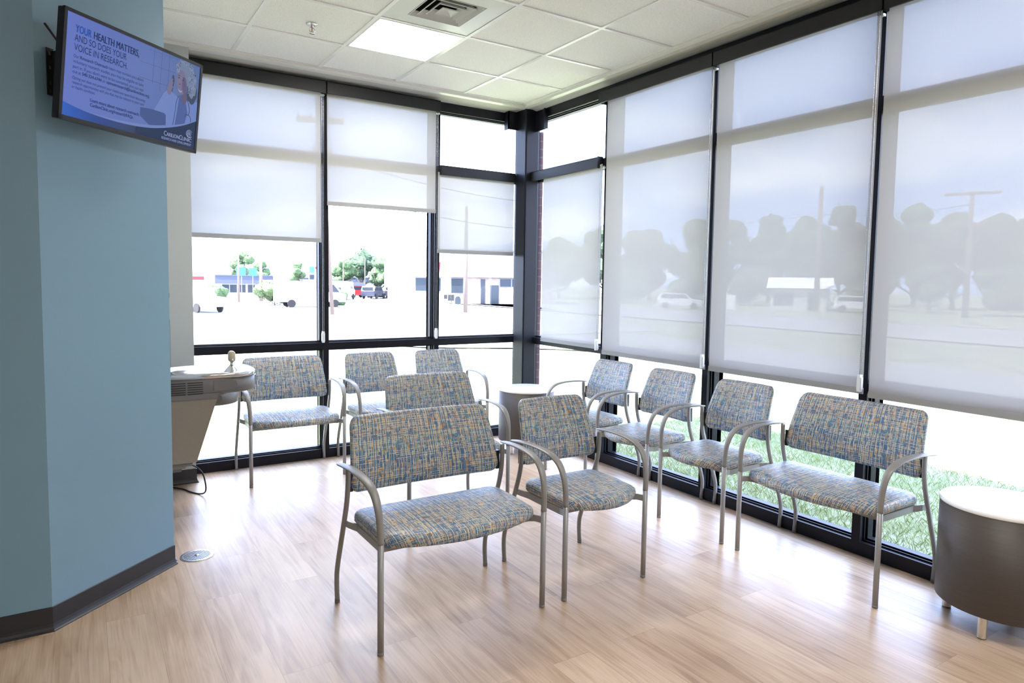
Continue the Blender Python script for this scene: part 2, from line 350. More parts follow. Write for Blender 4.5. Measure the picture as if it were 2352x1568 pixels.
# ------------------------------------------------------------------ mesh helpers
class MB:
    def __init__(s): s.v = []; s.f = []; s.uv = {}; s.sm = []; s.m = []
    def add(s, vs, fs, smooth=False, uvs=None, mi=0):
        o = len(s.v); s.v += [tuple(x) for x in vs]
        for f in fs:
            s.f.append(tuple(i + o for i in f)); s.sm.append(smooth); s.m.append(mi)
        if uvs:
            for i, q in enumerate(uvs): s.uv[o + i] = q
        return s
    def box(s, x0, x1, y0, y1, z0, z1, mi=0):
        x0, x1 = min(x0, x1), max(x0, x1); y0, y1 = min(y0, y1), max(y0, y1); z0, z1 = min(z0, z1), max(z0, z1)
        v = [(x0, y0, z0), (x1, y0, z0), (x1, y1, z0), (x0, y1, z0), (x0, y0, z1), (x1, y0, z1), (x1, y1, z1), (x0, y1, z1)]
        return s.add(v, [(0, 3, 2, 1), (4, 5, 6, 7), (0, 1, 5, 4), (1, 2, 6, 5), (2, 3, 7, 6), (3, 0, 4, 7)], mi=mi)
    def prism(s, poly, axis, a, b, smooth=False):
        """poly of 2-D points swept along an axis ('x','y','z') from a to b"""
        n = len(poly)
        def P(p, t): return {'x': (t, p[0], p[1]), 'y': (p[0], t, p[1]), 'z': (p[0], p[1], t)}[axis]
        v = [P(p, a) for p in poly] + [P(p, b) for p in poly]
        fs = [(i, (i + 1) % n, n + (i + 1) % n, n + i) for i in range(n)]
        s.add(v, fs, smooth); s.add(v[:n], [tuple(range(n))][::-1]); s.add(v[n:], [tuple(range(n))])
        return s
    def loft(s, rings, closed=True, cap0=True, cap1=True, smooth=True, uvs=None):
        n = len(rings[0]); v = [p for r in rings for p in r]; fs = []
        for k in range(len(rings) - 1):
            for i in range(n if closed else n - 1):
                j = (i + 1) % n; fs.append((k * n + i, k * n + j, (k + 1) * n + j, (k + 1) * n + i))
        if cap0: fs.append(tuple(reversed(range(n))))
        if cap1: fs.append(tuple((len(rings) - 1) * n + i for i in range(n)))
        return s.add(v, fs, smooth, uvs)
    def tube(s, pts, rad, seg=12, smooth=True, up=None):
        """sweep an ellipse; rad is a number, or a list of (lateral, normal) half sizes"""
        pts = [Vector(p) for p in pts]; n = len(pts); rings = []
        lat = Vector(up) if up else None
        prev = None
        for i, p in enumerate(pts):
            t = (pts[min(i + 1, n - 1)] - pts[max(i - 1, 0)]).normalized()
            if lat is not None:
                a = (lat - t * lat.dot(t)).normalized()
            elif prev is None:
                ref = Vector((0, 0, 1)) if abs(t.z) < 0.9 else Vector((1, 0, 0)); a = t.cross(ref).normalized()
            else:
                a = (prev - t * prev.dot(t)).normalized()
            prev = a; b = t.cross(a)
            r = rad[i] if isinstance(rad, list) else rad
            ra, rb = r if isinstance(r, tuple) else (r, r)
            rings.append([p + a * ra * math.cos(2 * math.pi * k / seg) + b * rb * math.sin(2 * math.pi * k / seg) for k in range(seg)])
        return s.loft(rings, smooth=smooth)
    def cyl(s, c, r, z0, z1, seg=32, r1=None, smooth=True):
        r1 = r if r1 is None else r1
        R0 = [(c[0] + r * math.cos(2 * math.pi * k / seg), c[1] + r * math.sin(2 * math.pi * k / seg), z0) for k in range(seg)]
        R1 = [(c[0] + r1 * math.cos(2 * math.pi * k / seg), c[1] + r1 * math.sin(2 * math.pi * k / seg), z1) for k in range(seg)]
        s.loft([R0, R1], cap0=False, cap1=False, smooth=smooth); s.add(R0, [tuple(reversed(range(seg)))]); s.add(R1, [tuple(range(seg))])
        return s
    def lathe(s, c, prof, seg=24, smooth=True):
        rings = [[(c[0] + r * math.cos(2 * math.pi * k / seg), c[1] + r * math.sin(2 * math.pi * k / seg), c[2] + z) for k in range(seg)] for r, z in prof]
        return s.loft(rings, smooth=smooth)
    def build(s, name, m, parent=None):
        me = bpy.data.meshes.new(name); me.from_pydata(s.v, [], s.f)
        for mm in (m if isinstance(m, (list, tuple)) else [m]): me.materials.append(MAT[mm])
        me.polygons.foreach_set('use_smooth', s.sm)
        me.polygons.foreach_set('material_index', s.m)
        if s.uv:
            ul = me.uv_layers.new(name='UVMap')
            for l in me.loops: ul.data[l.index].uv = s.uv.get(l.vertex_index, (0, 0))
        me.validate(); me.update()
        o = bpy.data.objects.new(name, me); COL.objects.link(o)
        if parent: o.parent = parent
        return o


def smooth_path(pts, n=6):
    """Catmull-Rom through the points (any dimension)"""
    out = []
    P = [pts[0]] + list(pts) + [pts[-1]]
    for i in range(1, len(P) - 2):
        for k in range(n):
            t = k / n; a, b, c, d = P[i - 1], P[i], P[i + 1], P[i + 2]
            out.append(tuple(0.5 * ((2 * b[j]) + (-a[j] + c[j]) * t + (2 * a[j] - 5 * b[j] + 4 * c[j] - d[j]) * t * t + (-a[j] + 3 * b[j] - 3 * c[j] + d[j]) * t ** 3) for j in range(len(b))))
    out.append(tuple(pts[-1]))
    return out


def tag(o, label=None, cat=None, group=None, kind=None):
    if label: o['label'] = label
    if cat: o['category'] = cat
    if group: o['group'] = group
    if kind: o['kind'] = kind
    return o


def thing(name, label, cat, loc=(0, 0, 0), rz=0.0, group=None, kind=None):
    o = bpy.data.objects.new(name, None); COL.objects.link(o); o.location = loc; o.rotation_euler = (0, 0, rz)
    o.empty_display_size = 0.05
    return tag(o, label, cat, group, kind)


def struct(name, mb, m, parent=None):
    o = mb.build(name, m, parent)
    if not parent: o['kind'] = 'structure'
    return o


# ------------------------------------------------------------------ the room
CZ = 3.022                    # ceiling
EX, EY = -0.135, -0.221       # inner edge of the tiles
WL = 0.012                    # room face of the window walls
CA = (-3.637, -2.096); CB = (-3.141, -1.634)     # the two corners of the slanted teal wall
XB, YB = -7.6, -9.2           # far sides of the room, behind the camera
YE = -4.43                    # end of the window wall on the right

struct('floor', MB().box(XB, WL + 0.12, YB, WL + 0.12, -0.12, 0.0), 'floor')
vx, vy, vk = -0.7472 - 1.5 * 0.6096, -0.7829 - 1.5 * 0.6096, 0.178      # opening for the air vent
struct('ceiling', MB().box(XB, vx - vk, YB, EY, CZ, CZ + 0.06).box(vx + vk, EX, YB, EY, CZ, CZ + 0.06).box(vx - vk, vx + vk, YB, vy - vk, CZ, CZ + 0.06).box(vx - vk, vx + vk, vy + vk, EY, CZ, CZ + 0.06), 'ceiling')
# teal wall block (left of the picture) with its slanted face
blk = [(XB, -2.096), CA, CB, (-3.141, -0.2), (-3.30, -0.2), (-3.30, -1.5), (-3.7, -1.95), (XB, -1.95)]
mb = MB().prism([(XB, CA[1]), CA, CB, (CB[0] - 0.002, -1.62), (-3.28, -1.62), (-3.72, -1.96), (XB, -1.96)], 'z', 0, CZ)
struct('wall_left', mb, 'teal_paint')
struct('wall_side', MB().box(-3.28, -3.142, -1.62, 0.15, 0, CZ), 'wall_paint')
struct('wall_corner', MB().box(-3.142, -2.85, -0.2, 0.15, 0, CZ), 'wall_paint')
struct('wall_right', MB().box(WL, 0.15, YB, YE, 0, CZ), 'wall_paint')
struct('wall_front', MB().box(XB, 0.15, YB - 0.12, YB, 0, CZ), 'wall_paint')
struct('wall_back', MB().box(XB - 0.12, XB, YB, -1.96, 0, CZ), 'teal_paint')
struct('wall_top', MB().box(-3.2, 0.19, WL + 0.01, 0.19, 2.995, 4.3).box(WL + 0.01, 0.19, YB, 0.19, 2.995, 4.3), 'bld_cream')
struct('roof', MB().box(XB - 0.3, 0.19, YB, 0.19, 4.3, 4.5), 'bld_cream')


def baseboard(name, pts, inward):
    """rubber cove base along a poly-line: upright face and a toe"""
    prof = [(0.0, 0.0), (0.016, 0.0), (0.016, 0.003), (0.010, 0.008), (0.006, 0.018), (0.004, 0.03), (0.004, 0.098), (0.0, 0.1)]
    pts = [Vector((*p, 0)) for p in pts]; rings = []
    for i, p in enumerate(pts):
        d0 = (pts[i] - pts[i - 1]).normalized() if i else None
        d1 = (pts[i + 1] - pts[i]).normalized() if i < len(pts) - 1 else None
        n0 = Vector((d0.y, -d0.x, 0)) * inward if d0 else None
        n1 = Vector((d1.y, -d1.x, 0)) * inward if d1 else None
        nn = (n0 or n1) if not (n0 and n1) else (n0 + n1) / (1 + n0.dot(n1))
        rings.append([p + nn * a + Vector((0, 0, z)) for a, z in prof])
    mb = MB(); mb.loft(rings, smooth=False)
    return struct(name, mb, 'dark_base')


baseboard('baseboard_left', [(XB, CA[1]), CA, CB, (CB[0], -1.62)], 1)
baseboard('baseboard_corner', [(-3.141, -1.6), (-3.141, -0.2), (-2.85, -0.2), (-2.85, WL)], 1)

# ceiling tile grid bars
T = 0.6096; GX, GY = -0.7472, -0.7829
mb = MB(); bw = 0.012
xs = [GX + T - k * T for k in range(1, 12)]; ys = [GY + T - k * T for k in range(1, 15)]
for gx in xs:
    y1 = -0.221 if gx > -3.1 else (-1.6 if gx > -3.2 else -2.1)
    mb.box(gx - bw, gx + bw, YB, y1, CZ - 0.007, CZ + 0.002)
for gy in ys:
    x0 = XB if gy < -2.1 else (-3.6 if gy < -2.0 else -3.14)
    mb.box(x0, EX, gy - bw, gy + bw, CZ - 0.0068, CZ + 0.002)
struct('trim_1', mb, 'grid_white')
# white wall angle and the curved soffit between the tiles and the window head
mb = MB()
pl = [(0.012, 2.992), (0.0, 2.988), (-0.05, 2.990), (-0.09, 2.998), (-0.12, 3.004), (-0.15, 3.004)]
def soffit(e):  # returns profile as (offset from wall, z): e is the tile edge offset (negative)
    return [(e - 0.014, CZ - 0.0085), (e + 0.010, CZ - 0.0085), (e + 0.012, CZ - 0.026), (e + 0.05, CZ - 0.032), (e * 0.55, CZ - 0.030), (e * 0.25, CZ - 0.030), (0.0, CZ - 0.038), (WL + 0.03, CZ - 0.042), (WL + 0.03, CZ + 0.03), (e - 0.014, CZ + 0.03)]
pL, pR = soffit(EY), soffit(EX)
rings = [[(-3.141, a, z) for a, z in pL], [(b, a, z) for (a, z), (b, _) in zip(pL, pR)], [(b, YB, z) for b, z in pR]]
mb.loft(rings, smooth=False)
struct('trim_2', mb, 'white_trim')
# square bronze post in the corner
mb = MB()
def rrect(x0, x1, y0, y1, r, n=4):
    out = []
    for cx, cy, a0 in ((x1 - r, y1 - r, 0), (x0 + r, y1 - r, 90), (x0 + r, y0 + r, 180), (x1 - r, y0 + r, 270)):
        for k in range(n + 1):
            a = R_(a0 + 90 * k / n); out.append((cx + r * math.cos(a), cy + r * math.sin(a)))
    return out
mb.prism(rrect(-0.1, 0.045, -0.2, -0.036, 0.012), 'z', 0, CZ - 0.03, smooth=False)
struct('trim_3', mb, 'bronze_frame')
mb = MB().box(-0.20, -0.1, -0.062, -0.05, 2.825, 2.985).box(-0.20, -0.192, -0.062, WL, 2.825, 2.985)
struct('trim_4', mb, 'bronze_frame')
mb = MB().box(0.0, 0.0115, -0.37, -0.202, 2.80, 2.972).box(-0.03, 0.0115, -0.378, -0.370, 2.80, 2.972)
struct('trim_5', mb, 'bronze_frame')

# ------------------------------------------------------------------ windows
HZ = (2.905, 2.992); TZ = (2.372, 2.432); RZ = (0.885, 0.937); BZ = 0.075
GD = 0.075                    # glass set back from the room face
win_n = [0]


def window(side, a0, a1, mull0, mull1, transom=True):
    """one bay: a0..a1 along the wall, each end with half of its mullion (given face width)"""
    win_n[0] += 1
    root = thing('window_%d' % win_n[0], None, None, (0, 0, 0), kind='structure')
    def bx(mb, s0, s1, d0, d1, z0, z1):
        if side == 'L': mb.box(s0, s1, WL + d0, WL + d1, z0, z1)
        else: mb.box(WL + d0, WL + d1, s0, s1, z0, z1)
    fr = MB(); D = 0.115
    i0, i1 = a0 + mull0, a1 - mull1
    bx(fr, a0, i0, 0, D, 0, HZ[1]); bx(fr, i1, a1, 0, D, 0, HZ[1])
    for z0, z1 in ((0, BZ), RZ, TZ, HZ): bx(fr, i0, i1, 0, D, z0, z1)
    # stepped glazing beads around every pane
    for z0, z1 in ((BZ, RZ[0]), (RZ[1], TZ[0]), (TZ[1], HZ[0])):
        for (e, d0, d1) in ((0.008, 0.030, 0.036), (0.014, 0.052, 0.100)):
            bx(fr, i0, i0 + e, d0, d1, z0, z1); bx(fr, i1 - e, i1, d0, d1, z0, z1)
            bx(fr, i0 + e, i1 - e, d0, d1, z0, z0 + e); bx(fr, i0 + e, i1 - e, d0, d1, z1 - e, z1)
    fr.build('window_frame', 'bronze_frame', root)
    ex = MB()
    for s in (a0, a1):
        if s in (MLx[3], MRy[0]): continue
        bx(ex, s - 0.03, s + 0.03, D + 0.002, D + 0.035, 0.0, HZ[1])
    ex.build('outer_cap', 'ext_frame', root)
    for z0, z1 in ((BZ, RZ[0]), (RZ[1], TZ[0]), (TZ[1], HZ[0])):
        g = MB(); bx(g, i0 + 0.006, i1 - 0.006, GD, GD + 0.006, z0 + 0.006, z1 - 0.006)
        g.build('window_pane', 'glass', root)
    return root


MLx = [-2.852, -1.854, -0.872, 0.03]          # mullion centres on the left wall
MRy = [-0.07, -1.186, -2.244, -3.330, -4.42]   # and on the right wall
HW = 0.0235
window('L', MLx[0], MLx[1], 0.016, HW)
window('L', MLx[1], MLx[2], HW, HW)
window('L', MLx[2], MLx[3], HW, 0.026)
for k in range(4):
    window('R', MRy[k + 1], MRy[k], HW, 0.02 if k == 0 else HW)
# sill upstand of the floor outside
struct('trim_6', MB().box(-3.2, 0.2, WL + 0.116, 0.2, -0.4, 0.0).box(WL + 0.116, 0.2, YB, 0.2, -0.4, 0.0), 'ext_frame')
struct('brick_pier', MB().box(0.205, 0.232, 0.0, 0.12, -0.3, 2.86), 'brick_near')


# ------------------------------------------------------------------ roller shades
def shade(side, a0, a1, c0, c1, ztop, zbot, label, cz, chain_at, zchain, end=False):
    """a0..a1 cloth, c0..c1 cassette along the wall, cz cassette heights; depth is measured into the room"""
    L_ = side == 'L'
    root = thing('roller_shade', label, 'window shade', ((a0 + a1) / 2, -0.03, 0) if L_ else (-0.03, (a0 + a1) / 2, 0), group='roller shades on the window walls')
    ox, oy = root.location.x, root.location.y
    def bx(mb, s0, s1, d0, d1, z0, z1):     # d towards the room
        if L_: mb.box(s0 - ox, s1 - ox, WL - d0 - oy, WL - d1 - oy, z0, z1)
        else: mb.box(WL - d0 - ox, WL - d1 - ox, s0 - oy, s1 - oy, z0, z1)
        return mb
    # cassette: open box, front plate curved in a little below
    dep = 0.085 if cz[0] > 2.5 else 0.055
    m = MB(); bx(m, c0, c1, dep - 0.004, dep, cz[0], cz[1]); bx(m, c0, c1, 0.002, dep, cz[1] - 0.004, cz[1] + 0.001)
    bx(m, c0, c0 + 0.003, 0.002, dep, cz[0], cz[1]); bx(m, c1 - 0.003, c1, 0.002, dep, cz[0], cz[1])
    bx(m, c0, c1, dep - 0.014, dep - 0.004, cz[0], cz[0] + 0.004)
    m.build('cassette', 'cassette', root)
    # cloth with a faint sag in its lower part
    nx, nz = 12, 20; vs = []; fs = []
    for i in range(nx + 1):
        for j in range(nz + 1):
            s = a0 + (a1 - a0) * i / nx; z = zbot + 0.03 + (ztop - zbot - 0.03) * j / nz
            d = 0.034 + 0.0025 * math.sin(i * 0.9 + 1.3) * (1 - j / nz)
            vs.append((s - ox, WL - d - oy, z) if L_ else (WL - d - ox, s - oy, z))
    for i in range(nx):
        for j in range(nz):
            a = i * (nz + 1) + j; fs.append((a, a + 1, a + nz + 2, a + nz + 1))
    m = MB(); m.add(vs, fs, True); m.build('cloth', 'shade_cloth', root)
    m = MB(); bx(m, a0, a1, 0.030, 0.038, zbot, zbot + 0.032); m.build('hem_bar', 'shade_hem', root)
    # roller tube and bracket end
    # bead chain, two strands
    if chain_at is not None:
        m = MB(); zt = cz[0] + 0.02; n = int((zt - zchain) / 0.012)
        for q in (-0.006, 0.006):
            rings = []
            for k in range(n * 2 + 1):
                z = zchain + (zt - zchain) * k / (n * 2); r = 0.0021 if k % 2 == 0 else 0.0009
                s = chain_at + q; d = 0.016 if L_ else 0.044
                c = (s - ox, WL - d - oy) if L_ else (WL - d - ox, s - oy)
                rings.append([(c[0] + r * math.cos(a * math.pi / 2.5), c[1] + r * math.sin(a * math.pi / 2.5), z) for a in range(5)])
            m.loft(rings, smooth=True)
        ch = m.build('bead_chain', 'chain_metal', root)
        o_ = 0.0 if L_ else 0.036
        m = MB(); bx(m, chain_at - 0.012, chain_at + 0.012, 0.004 + o_, 0.022 + o_, zchain - 0.035, zchain + 0.03)
        bx(m, chain_at - 0.008, chain_at + 0.008, 0.002 + o_, 0.026 + o_, zchain - 0.045, zchain + 0.045)
        m.build('chain_tensioner', 'clear_plastic', root)
        m = MB(); bx(m, chain_at - 0.014, chain_at + 0.014, 0.006, 0.03, cz[0] - 0.008, cz[0] + 0.004); m.build('chain_guide', 'clear_plastic', root)
    if end:
        e = MB(); s0, s1 = (c0 - 0.002, c0 + 0.006)
        bx(e, c0 - 0.003, c0 - 0.0005, 0.0, dep + 0.004, cz[0] - 0.005, cz[1] + 0.006); e.build('end_bracket', 'black_plastic', root)
        e = MB()
        for q in (0.012, 0.030): bx(e, c0 - 0.0045, c0 - 0.0031, q, q + 0.005, (cz[0] + cz[1]) / 2 - 0.005, (cz[0] + cz[1]) / 2 + 0.02)
        e.build('bracket_clip', 'chrome', root)
    return root


CL = (2.876, 2.966); CR = (2.838, 2.924); CT = (2.356, 2.436)
shade('L', -2.828, -1.898, -2.848, -1.868, 2.90, 1.732, 'widest pale shade by the television, drawn half down the left window wall', CL, -1.880, 0.985)
shade('L', -1.850, -0.906, -1.864, -0.888, 2.90, 2.026, 'pale shade hanging shortest of all, drawn highest on the left window wall', CL, -0.882, 0.985)
shade('L', -0.886, -0.106, -0.868, -0.106, 2.38, 1.686, 'small pale shade hung from the mid bar left of the corner post', CT, None, 0, False)
shade('R', -1.180, -0.375, -1.140, -0.204, 2.38, 0.918, 'small pale shade hung from the mid bar right of the corner post', CT, -1.170, 0.955, True)
shade('R', -2.272, -1.222, -2.291, -1.168, 2.86, 0.885, 'full-length pale shade reaching from the ceiling down behind the second and third chairs', CR, -2.262, 0.94)
shade('R', -3.350, -2.306, -3.377, -2.295, 2.86, 0.882, 'full-length pale shade with trees and a white roof showing through', CR, -3.338, 0.94)
shade('R', -4.40, -3.379, -4.42, -3.381, 2.86, 0.868, 'full-length pale shade at the right edge above the big round table', CR, None, 0)


# ------------------------------------------------------------------ ceiling fittings
def ceiling_light(i, j, label):
    x1 = GX - i * T; x0 = x1 - T; y1 = GY - j * T; y0 = y1 - T
    c = ((x0 + x1) / 2, (y0 + y1) / 2)
    t = thing('ceiling_light', label, 'ceiling light', (c[0], c[1], CZ), group='flat ceiling light panels')
    h = T / 2 - 0.013
    m = MB(); 
    for a in ((-h, h, -h, -h + 0.012), (-h, h, h - 0.012, h), (-h, -h + 0.012, -h + 0.012, h - 0.012), (h - 0.012, h, -h + 0.012, h - 0.012)): m.box(*a, -0.008, -0.001)
    m.build('frame', 'grid_white', t)
    MB().box(-h + 0.012, h - 0.012, -h + 0.012, h - 0.012, -0.005, -0.001).build('diffuser', 'lamp_diffuser', t)
    return t, h


t, h = ceiling_light(1, 0, 'square glowing white ceiling panel nearest the window corner, beside the air vent')
m = MB().box(-0.012, 0.012, -0.006, 0.006, -0.016, -0.006); o = m.build('clip', 'steel', t); o.location = (h - 0.055, -h + 0.49, 0)
o.location = (0.235, -0.005, 0)
# same panels again, out of view, added as fill light for the room
for q, (i, j) in enumerate(((1, 6), (4, 9), (1, 11))):
    ceiling_light(i, j, ['square glowing ceiling panel over the chairs nearest the large round table', 'square glowing ceiling panel far back over the room, away from the windows', 'square glowing ceiling panel far back beside the right wall'][q])


def vent():
    x1 = GX - T; x0 = x1 - T; y1 = GY - T; y0 = y1 - T
    t = thing('air_vent', 'square white air vent with nested rings in the ceiling beside the light panel', 'air vent', ((x0 + x1) / 2, (y0 + y1) / 2, CZ))
    h = T / 2 - 0.014; k = 0.172
    m = MB()
    zz = -0.0035
    m.add([(-h, -h, zz), (h, -h, zz), (h, h, zz), (-h, h, zz), (-k, -k, zz - 0.004), (k, -k, zz - 0.004), (k, k, zz - 0.004), (-k, k, zz - 0.004)],
          [(0, 4, 5, 1), (1, 5, 6, 2), (2, 6, 7, 3), (3, 7, 4, 0)])
    m.build('face_panel', 'vent_white', t)
    MB().box(-k, k, -k, k, 0.12, 0.124).build('duct', 'vent_dark', t)
    m = MB(); m.add([(s * k, q * k, z) for z in (zz - 0.004, 0.12) for s, q in ((-1, -1), (1, -1), (1, 1), (-1, 1))], [(0, 1, 5, 4), (1, 2, 6, 5), (2, 3, 7, 6), (3, 0, 4, 7)])
    m.build('throat', 'vent_dark', t)
    for a, b, z0, z1 in ((0.170, 0.150, 0.016, -0.008), (0.132, 0.108, 0.016, -0.010), (0.092, 0.068, 0.016, -0.012)):
        # each ring is a sloping square blade, flared out towards its low edge, with a thin lip
        m = MB(); v = []
        for r, z in ((b, z0), (a, z1), (a - 0.004, z1 - 0.003), (a - 0.006, z1), (b - 0.005, z0 + 0.001)):
            v += [(-r, -r, z), (r, -r, z), (r, r, z), (-r, r, z)]
        fs = []
        for q in range(5):
            p = (q + 1) % 5
            for e in range(4): g = (e + 1) % 4; fs.append((q * 4 + e, q * 4 + g, p * 4 + g, p * 4 + e))
        m.add(v, fs); m.build('ring', 'vent_white', t)
    m = MB(); r = 0.048; v = [(-r, -r, -0.014), (r, -r, -0.014), (r, r, -0.014), (-r, r, -0.014), (0, 0, 0.014)]
    m.add(v, [(1, 0, 4), (2, 1, 4), (3, 2, 4), (0, 3, 4)])
    for e in ((-r, r, -r - 0.003, -r), (-r, r, r, r + 0.003), (-r - 0.003, -r, -r, r), (r, r + 0.003, -r, r)): m.box(*e, -0.017, -0.010)
    m.build('core', 'vent_white', t)


vent()

# sprinkler
t = thing('sprinkler_head', 'small chrome sprinkler head hanging under the ceiling tiles near the television', 'sprinkler', (-2.255, -1.03, CZ))
MB().lathe((0, 0, 0), [(0.0, 0.0), (0.036, 0.0), (0.036, -0.003), (0.028, -0.007), (0.012, -0.009), (0.0, -0.009)]).build('escutcheon', 'chrome', t)
m = MB().lathe((0, 0, 0), [(0.009, -0.006), (0.010, -0.016), (0.007, -0.020), (0.007, -0.024)], 12)
for s in (-1, 1):
    m.tube(smooth_path([(s * 0.008, 0, -0.022), (s * 0.015, 0, -0.030), (s * 0.015, 0, -0.042), (s * 0.006, 0, -0.053)], 4), 0.0028, 6)
m.build('frame', 'chrome', t)
MB().lathe((0, 0, 0), [(0.003, -0.024), (0.003, -0.050)], 8).build('bulb', 'brass_red', t)
MB().lathe((0, 0, 0), [(0.006, -0.052), (0.017, -0.056), (0.017, -0.058), (0.004, -0.058)], 12).build('deflector', 'chrome', t)


# ------------------------------------------------------------------ chairs
FAB = ('fabric',)


def ring_cushion(outline, levels, mapf, uvf, cap=6):
    """outline: closed 2-D loop; levels: (inset, height) going round the rim then over the top; both sides closed to their middle"""
    n = len(outline); cx = sum(p[0] for p in outline) / n; cy = sum(p[1] for p in outline) / n
    hx = max(abs(p[0] - cx) for p in outline); hy = max(abs(p[1] - cy) for p in outline)
    # outward normals for the uv overhang
    nr = []
    for i in range(n):
        a, b = outline[i - 1], outline[(i + 1) % n]; d = Vector((b[1] - a[1], -(b[0] - a[0]))).normalized(); nr.append(d)
    rings = []; uvs = []
    for ins, h, ov in levels:
        r = []
        for (x, y), nn in zip(outline, nr):
            px = cx + (x - cx) * (1 - ins / hx); py = cy + (y - cy) * (1 - ins / hy)
            r.append(mapf(px, py, h)); uvs.append(uvf(px + nn.x * ov, py + nn.y * ov))
        rings.append(r)
    m = MB(); m.loft(rings, smooth=True, uvs=uvs)
    return m


def chair_parts(root, W):
    hw = W / 2
    # seat -------------------------------------------------
    sw = hw - 0.020
    out = []
    def arc(cx, cy, r, a0, a1, n=6):
        for k in range(n + 1):
            a = R_(a0 + (a1 - a0) * k / n); out.append((cx + r * math.cos(a), cy + r * math.sin(a)))
    rc = 0.045
    arc(sw - rc, 0.135 - rc, rc, 0, 90); 
    for k in range(1, 6): out.append(((sw - rc) * (1 - k / 3.0), 0.135))
    arc(-sw + rc, 0.135 - rc, rc, 90, 180)
    for k in range(1, 5): out.append((-sw, 0.09 - 0.28 * k / 5))
    fr = 0.05; nf = 14
    arc(-sw + fr, -0.19, fr, 180, 236, 4)
    x0, y0 = out[-1]
    for k in range(1, nf):
        x = x0 + (-2 * x0) * k / nf; u = x / x0; out.append((x, y0 - 0.078 * (1 - abs(u) ** 2.0)))
    arc(sw - fr, -0.19, fr, 304, 360, 4)
    for k in range(4, 0, -1): out.append((sw, 0.09 - 0.28 * k / 5))
    lv = [(0.30, 0.406, 0.10), (0.03, 0.404, 0.075), (0.006, 0.409, 0.062), (0.0, 0.418, 0.05), (0.0, 0.436, 0.032), (0.003, 0.449, 0.018), (0.010, 0.457, 0.007), (0.022, 0.462, 0.0), (0.05, 0.4655, 0.0), (0.10, 0.468, 0.0), (0.17, 0.469, 0.0)]
    def mp(x, y, z): return (x, y, z - 0.012 * max(0, -(y) - 0.05) / 0.25 * (1 if z > 0.43 else 0.5))
    ring_cushion(out, lv, mp, lambda x, y: (x, y)).build('seat', 'fabric', root)
    # backrest ----------------------------------------------
    h0, h1 = 0.532, 0.848; hh = (h1 - h0) / 2
    out = []
    r = 0.045
    for cx, cy, a0 in ((1, 1, 0), (-1, 1, 90), (-1, -1, 180), (1, -1, 270)):
        for k in range(7):
            a = R_(a0 + 90 * k / 6)
            out.append(((hw - r) * cx + r * math.cos(a), (hh - r) * cy + r * math.sin(a)))
        nx = 8 if cy * (1 if cx > 0 else -1) > 0 and a0 in (0, 180) else 5
        # straight run to the next corner
        c2 = {0: (-1, 1), 90: (-1, -1), 180: (1, -1), 270: (1, 1)}[a0]
        a = R_(a0 + 90); p = ((hw - r) * cx + r * math.cos(a), (hh - r) * cy + r * math.sin(a))
        q = ((hw - r) * c2[0] + r * math.cos(a), (hh - r) * c2[1] + r * math.sin(a))
        for k in range(1, nx): out.append((p[0] + (q[0] - p[0]) * k / nx, p[1] + (q[1] - p[1]) * k / nx))
    def bmap(x, y, d):
        t = (y + hh) / (2 * hh)                  # 0 bottom .. 1 top
        half = hw - 0.006 - 0.032 * t
        X = x * half / hw
        v = 0.128 - 0.006 * math.sin(math.pi * min(1, t * 1.6)) + 0.088 * t ** 1.7
        v += 0.022 * (1 - (x / hw) ** 2)
        return (X, v - d, h0 + (h1 - h0) * t - d * 0.18)
    lv = [(hh * 0.999, -0.017, -0.02), (0.05, -0.017, 0.02), (0.015, -0.016, 0.045), (0.003, -0.010, 0.035), (0.0, 0.0, 0.022), (0.002, 0.009, 0.012), (0.008, 0.0145, 0.004), (0.020, 0.017, 0.0), (0.045, 0.0185, 0.0), (0.07, 0.019, 0.0), (0.095, 0.019, 0.0), (0.12, 0.019, 0.0), (0.14, 0.019, 0.0), (hh * 0.999, 0.019, 0.0)]
    ring_cushion(out, lv, bmap, lambda x, y: (x + 0.31, y + 0.77)).build('backrest', 'fabric', root)
    # legs, arms, frame ----------------------------------------
    for s in (-1, 1):
        m = MB(); m.tube([(s * hw, -0.255, 0.012), (s * hw, -0.255, 0.2), (s * hw, -0.255, 0.44)], 0.0125, 14)
        lg = m.build('front_leg', 'leg_metal', root)
        MB().lathe((s * hw, -0.255, 0), [(0.011, 0.0), (0.0130, 0.002), (0.0130, 0.014)], 12).build('glide', 'glide', lg)
        ap = [(0.0, -0.255, 0.438), (0.002, -0.254, 0.50), (0.005, -0.244, 0.565), (0.009, -0.215, 0.620), (0.014, -0.165, 0.652), (0.019, -0.09, 0.667), (0.023, 0.0, 0.671), (0.027, 0.08, 0.668), (0.030, 0.130, 0.663), (0.030, 0.160, 0.659)]
        sz = [(0.0135, 0.0125), (0.0135, 0.0120), (0.0150, 0.0105), (0.0175, 0.0090), (0.0200, 0.0080), (0.0215, 0.0070), (0.0220, 0.0065), (0.0210, 0.0065), (0.0165, 0.0060), (0.007, 0.004)]
        full = smooth_path([(a[0], a[1], a[2], b[0], b[1]) for a, b in zip(ap, sz)], 4)
        m = MB(); m.tube([(s * (hw + p[0]), p[1], p[2]) for p in full], [(p[3], p[4]) for p in full], 14, up=(1, 0, 0))
        m.build('armrest', 'chair_metal', root)
        rp = smooth_path([(0.255, 0.012), (0.262, 0.10), (0.246, 0.18), (0.158, 0.400), (0.122, 0.50), (0.108, 0.58), (0.107, 0.661)], 5)
        m = MB(); m.tube([(s * (hw + 0.004), a, z) for a, z in rp], [(0.0105, 0.0135)] * len(rp), 12, up=(1, 0, 0))
        lg = m.build('rear_leg', 'chair_metal', root)
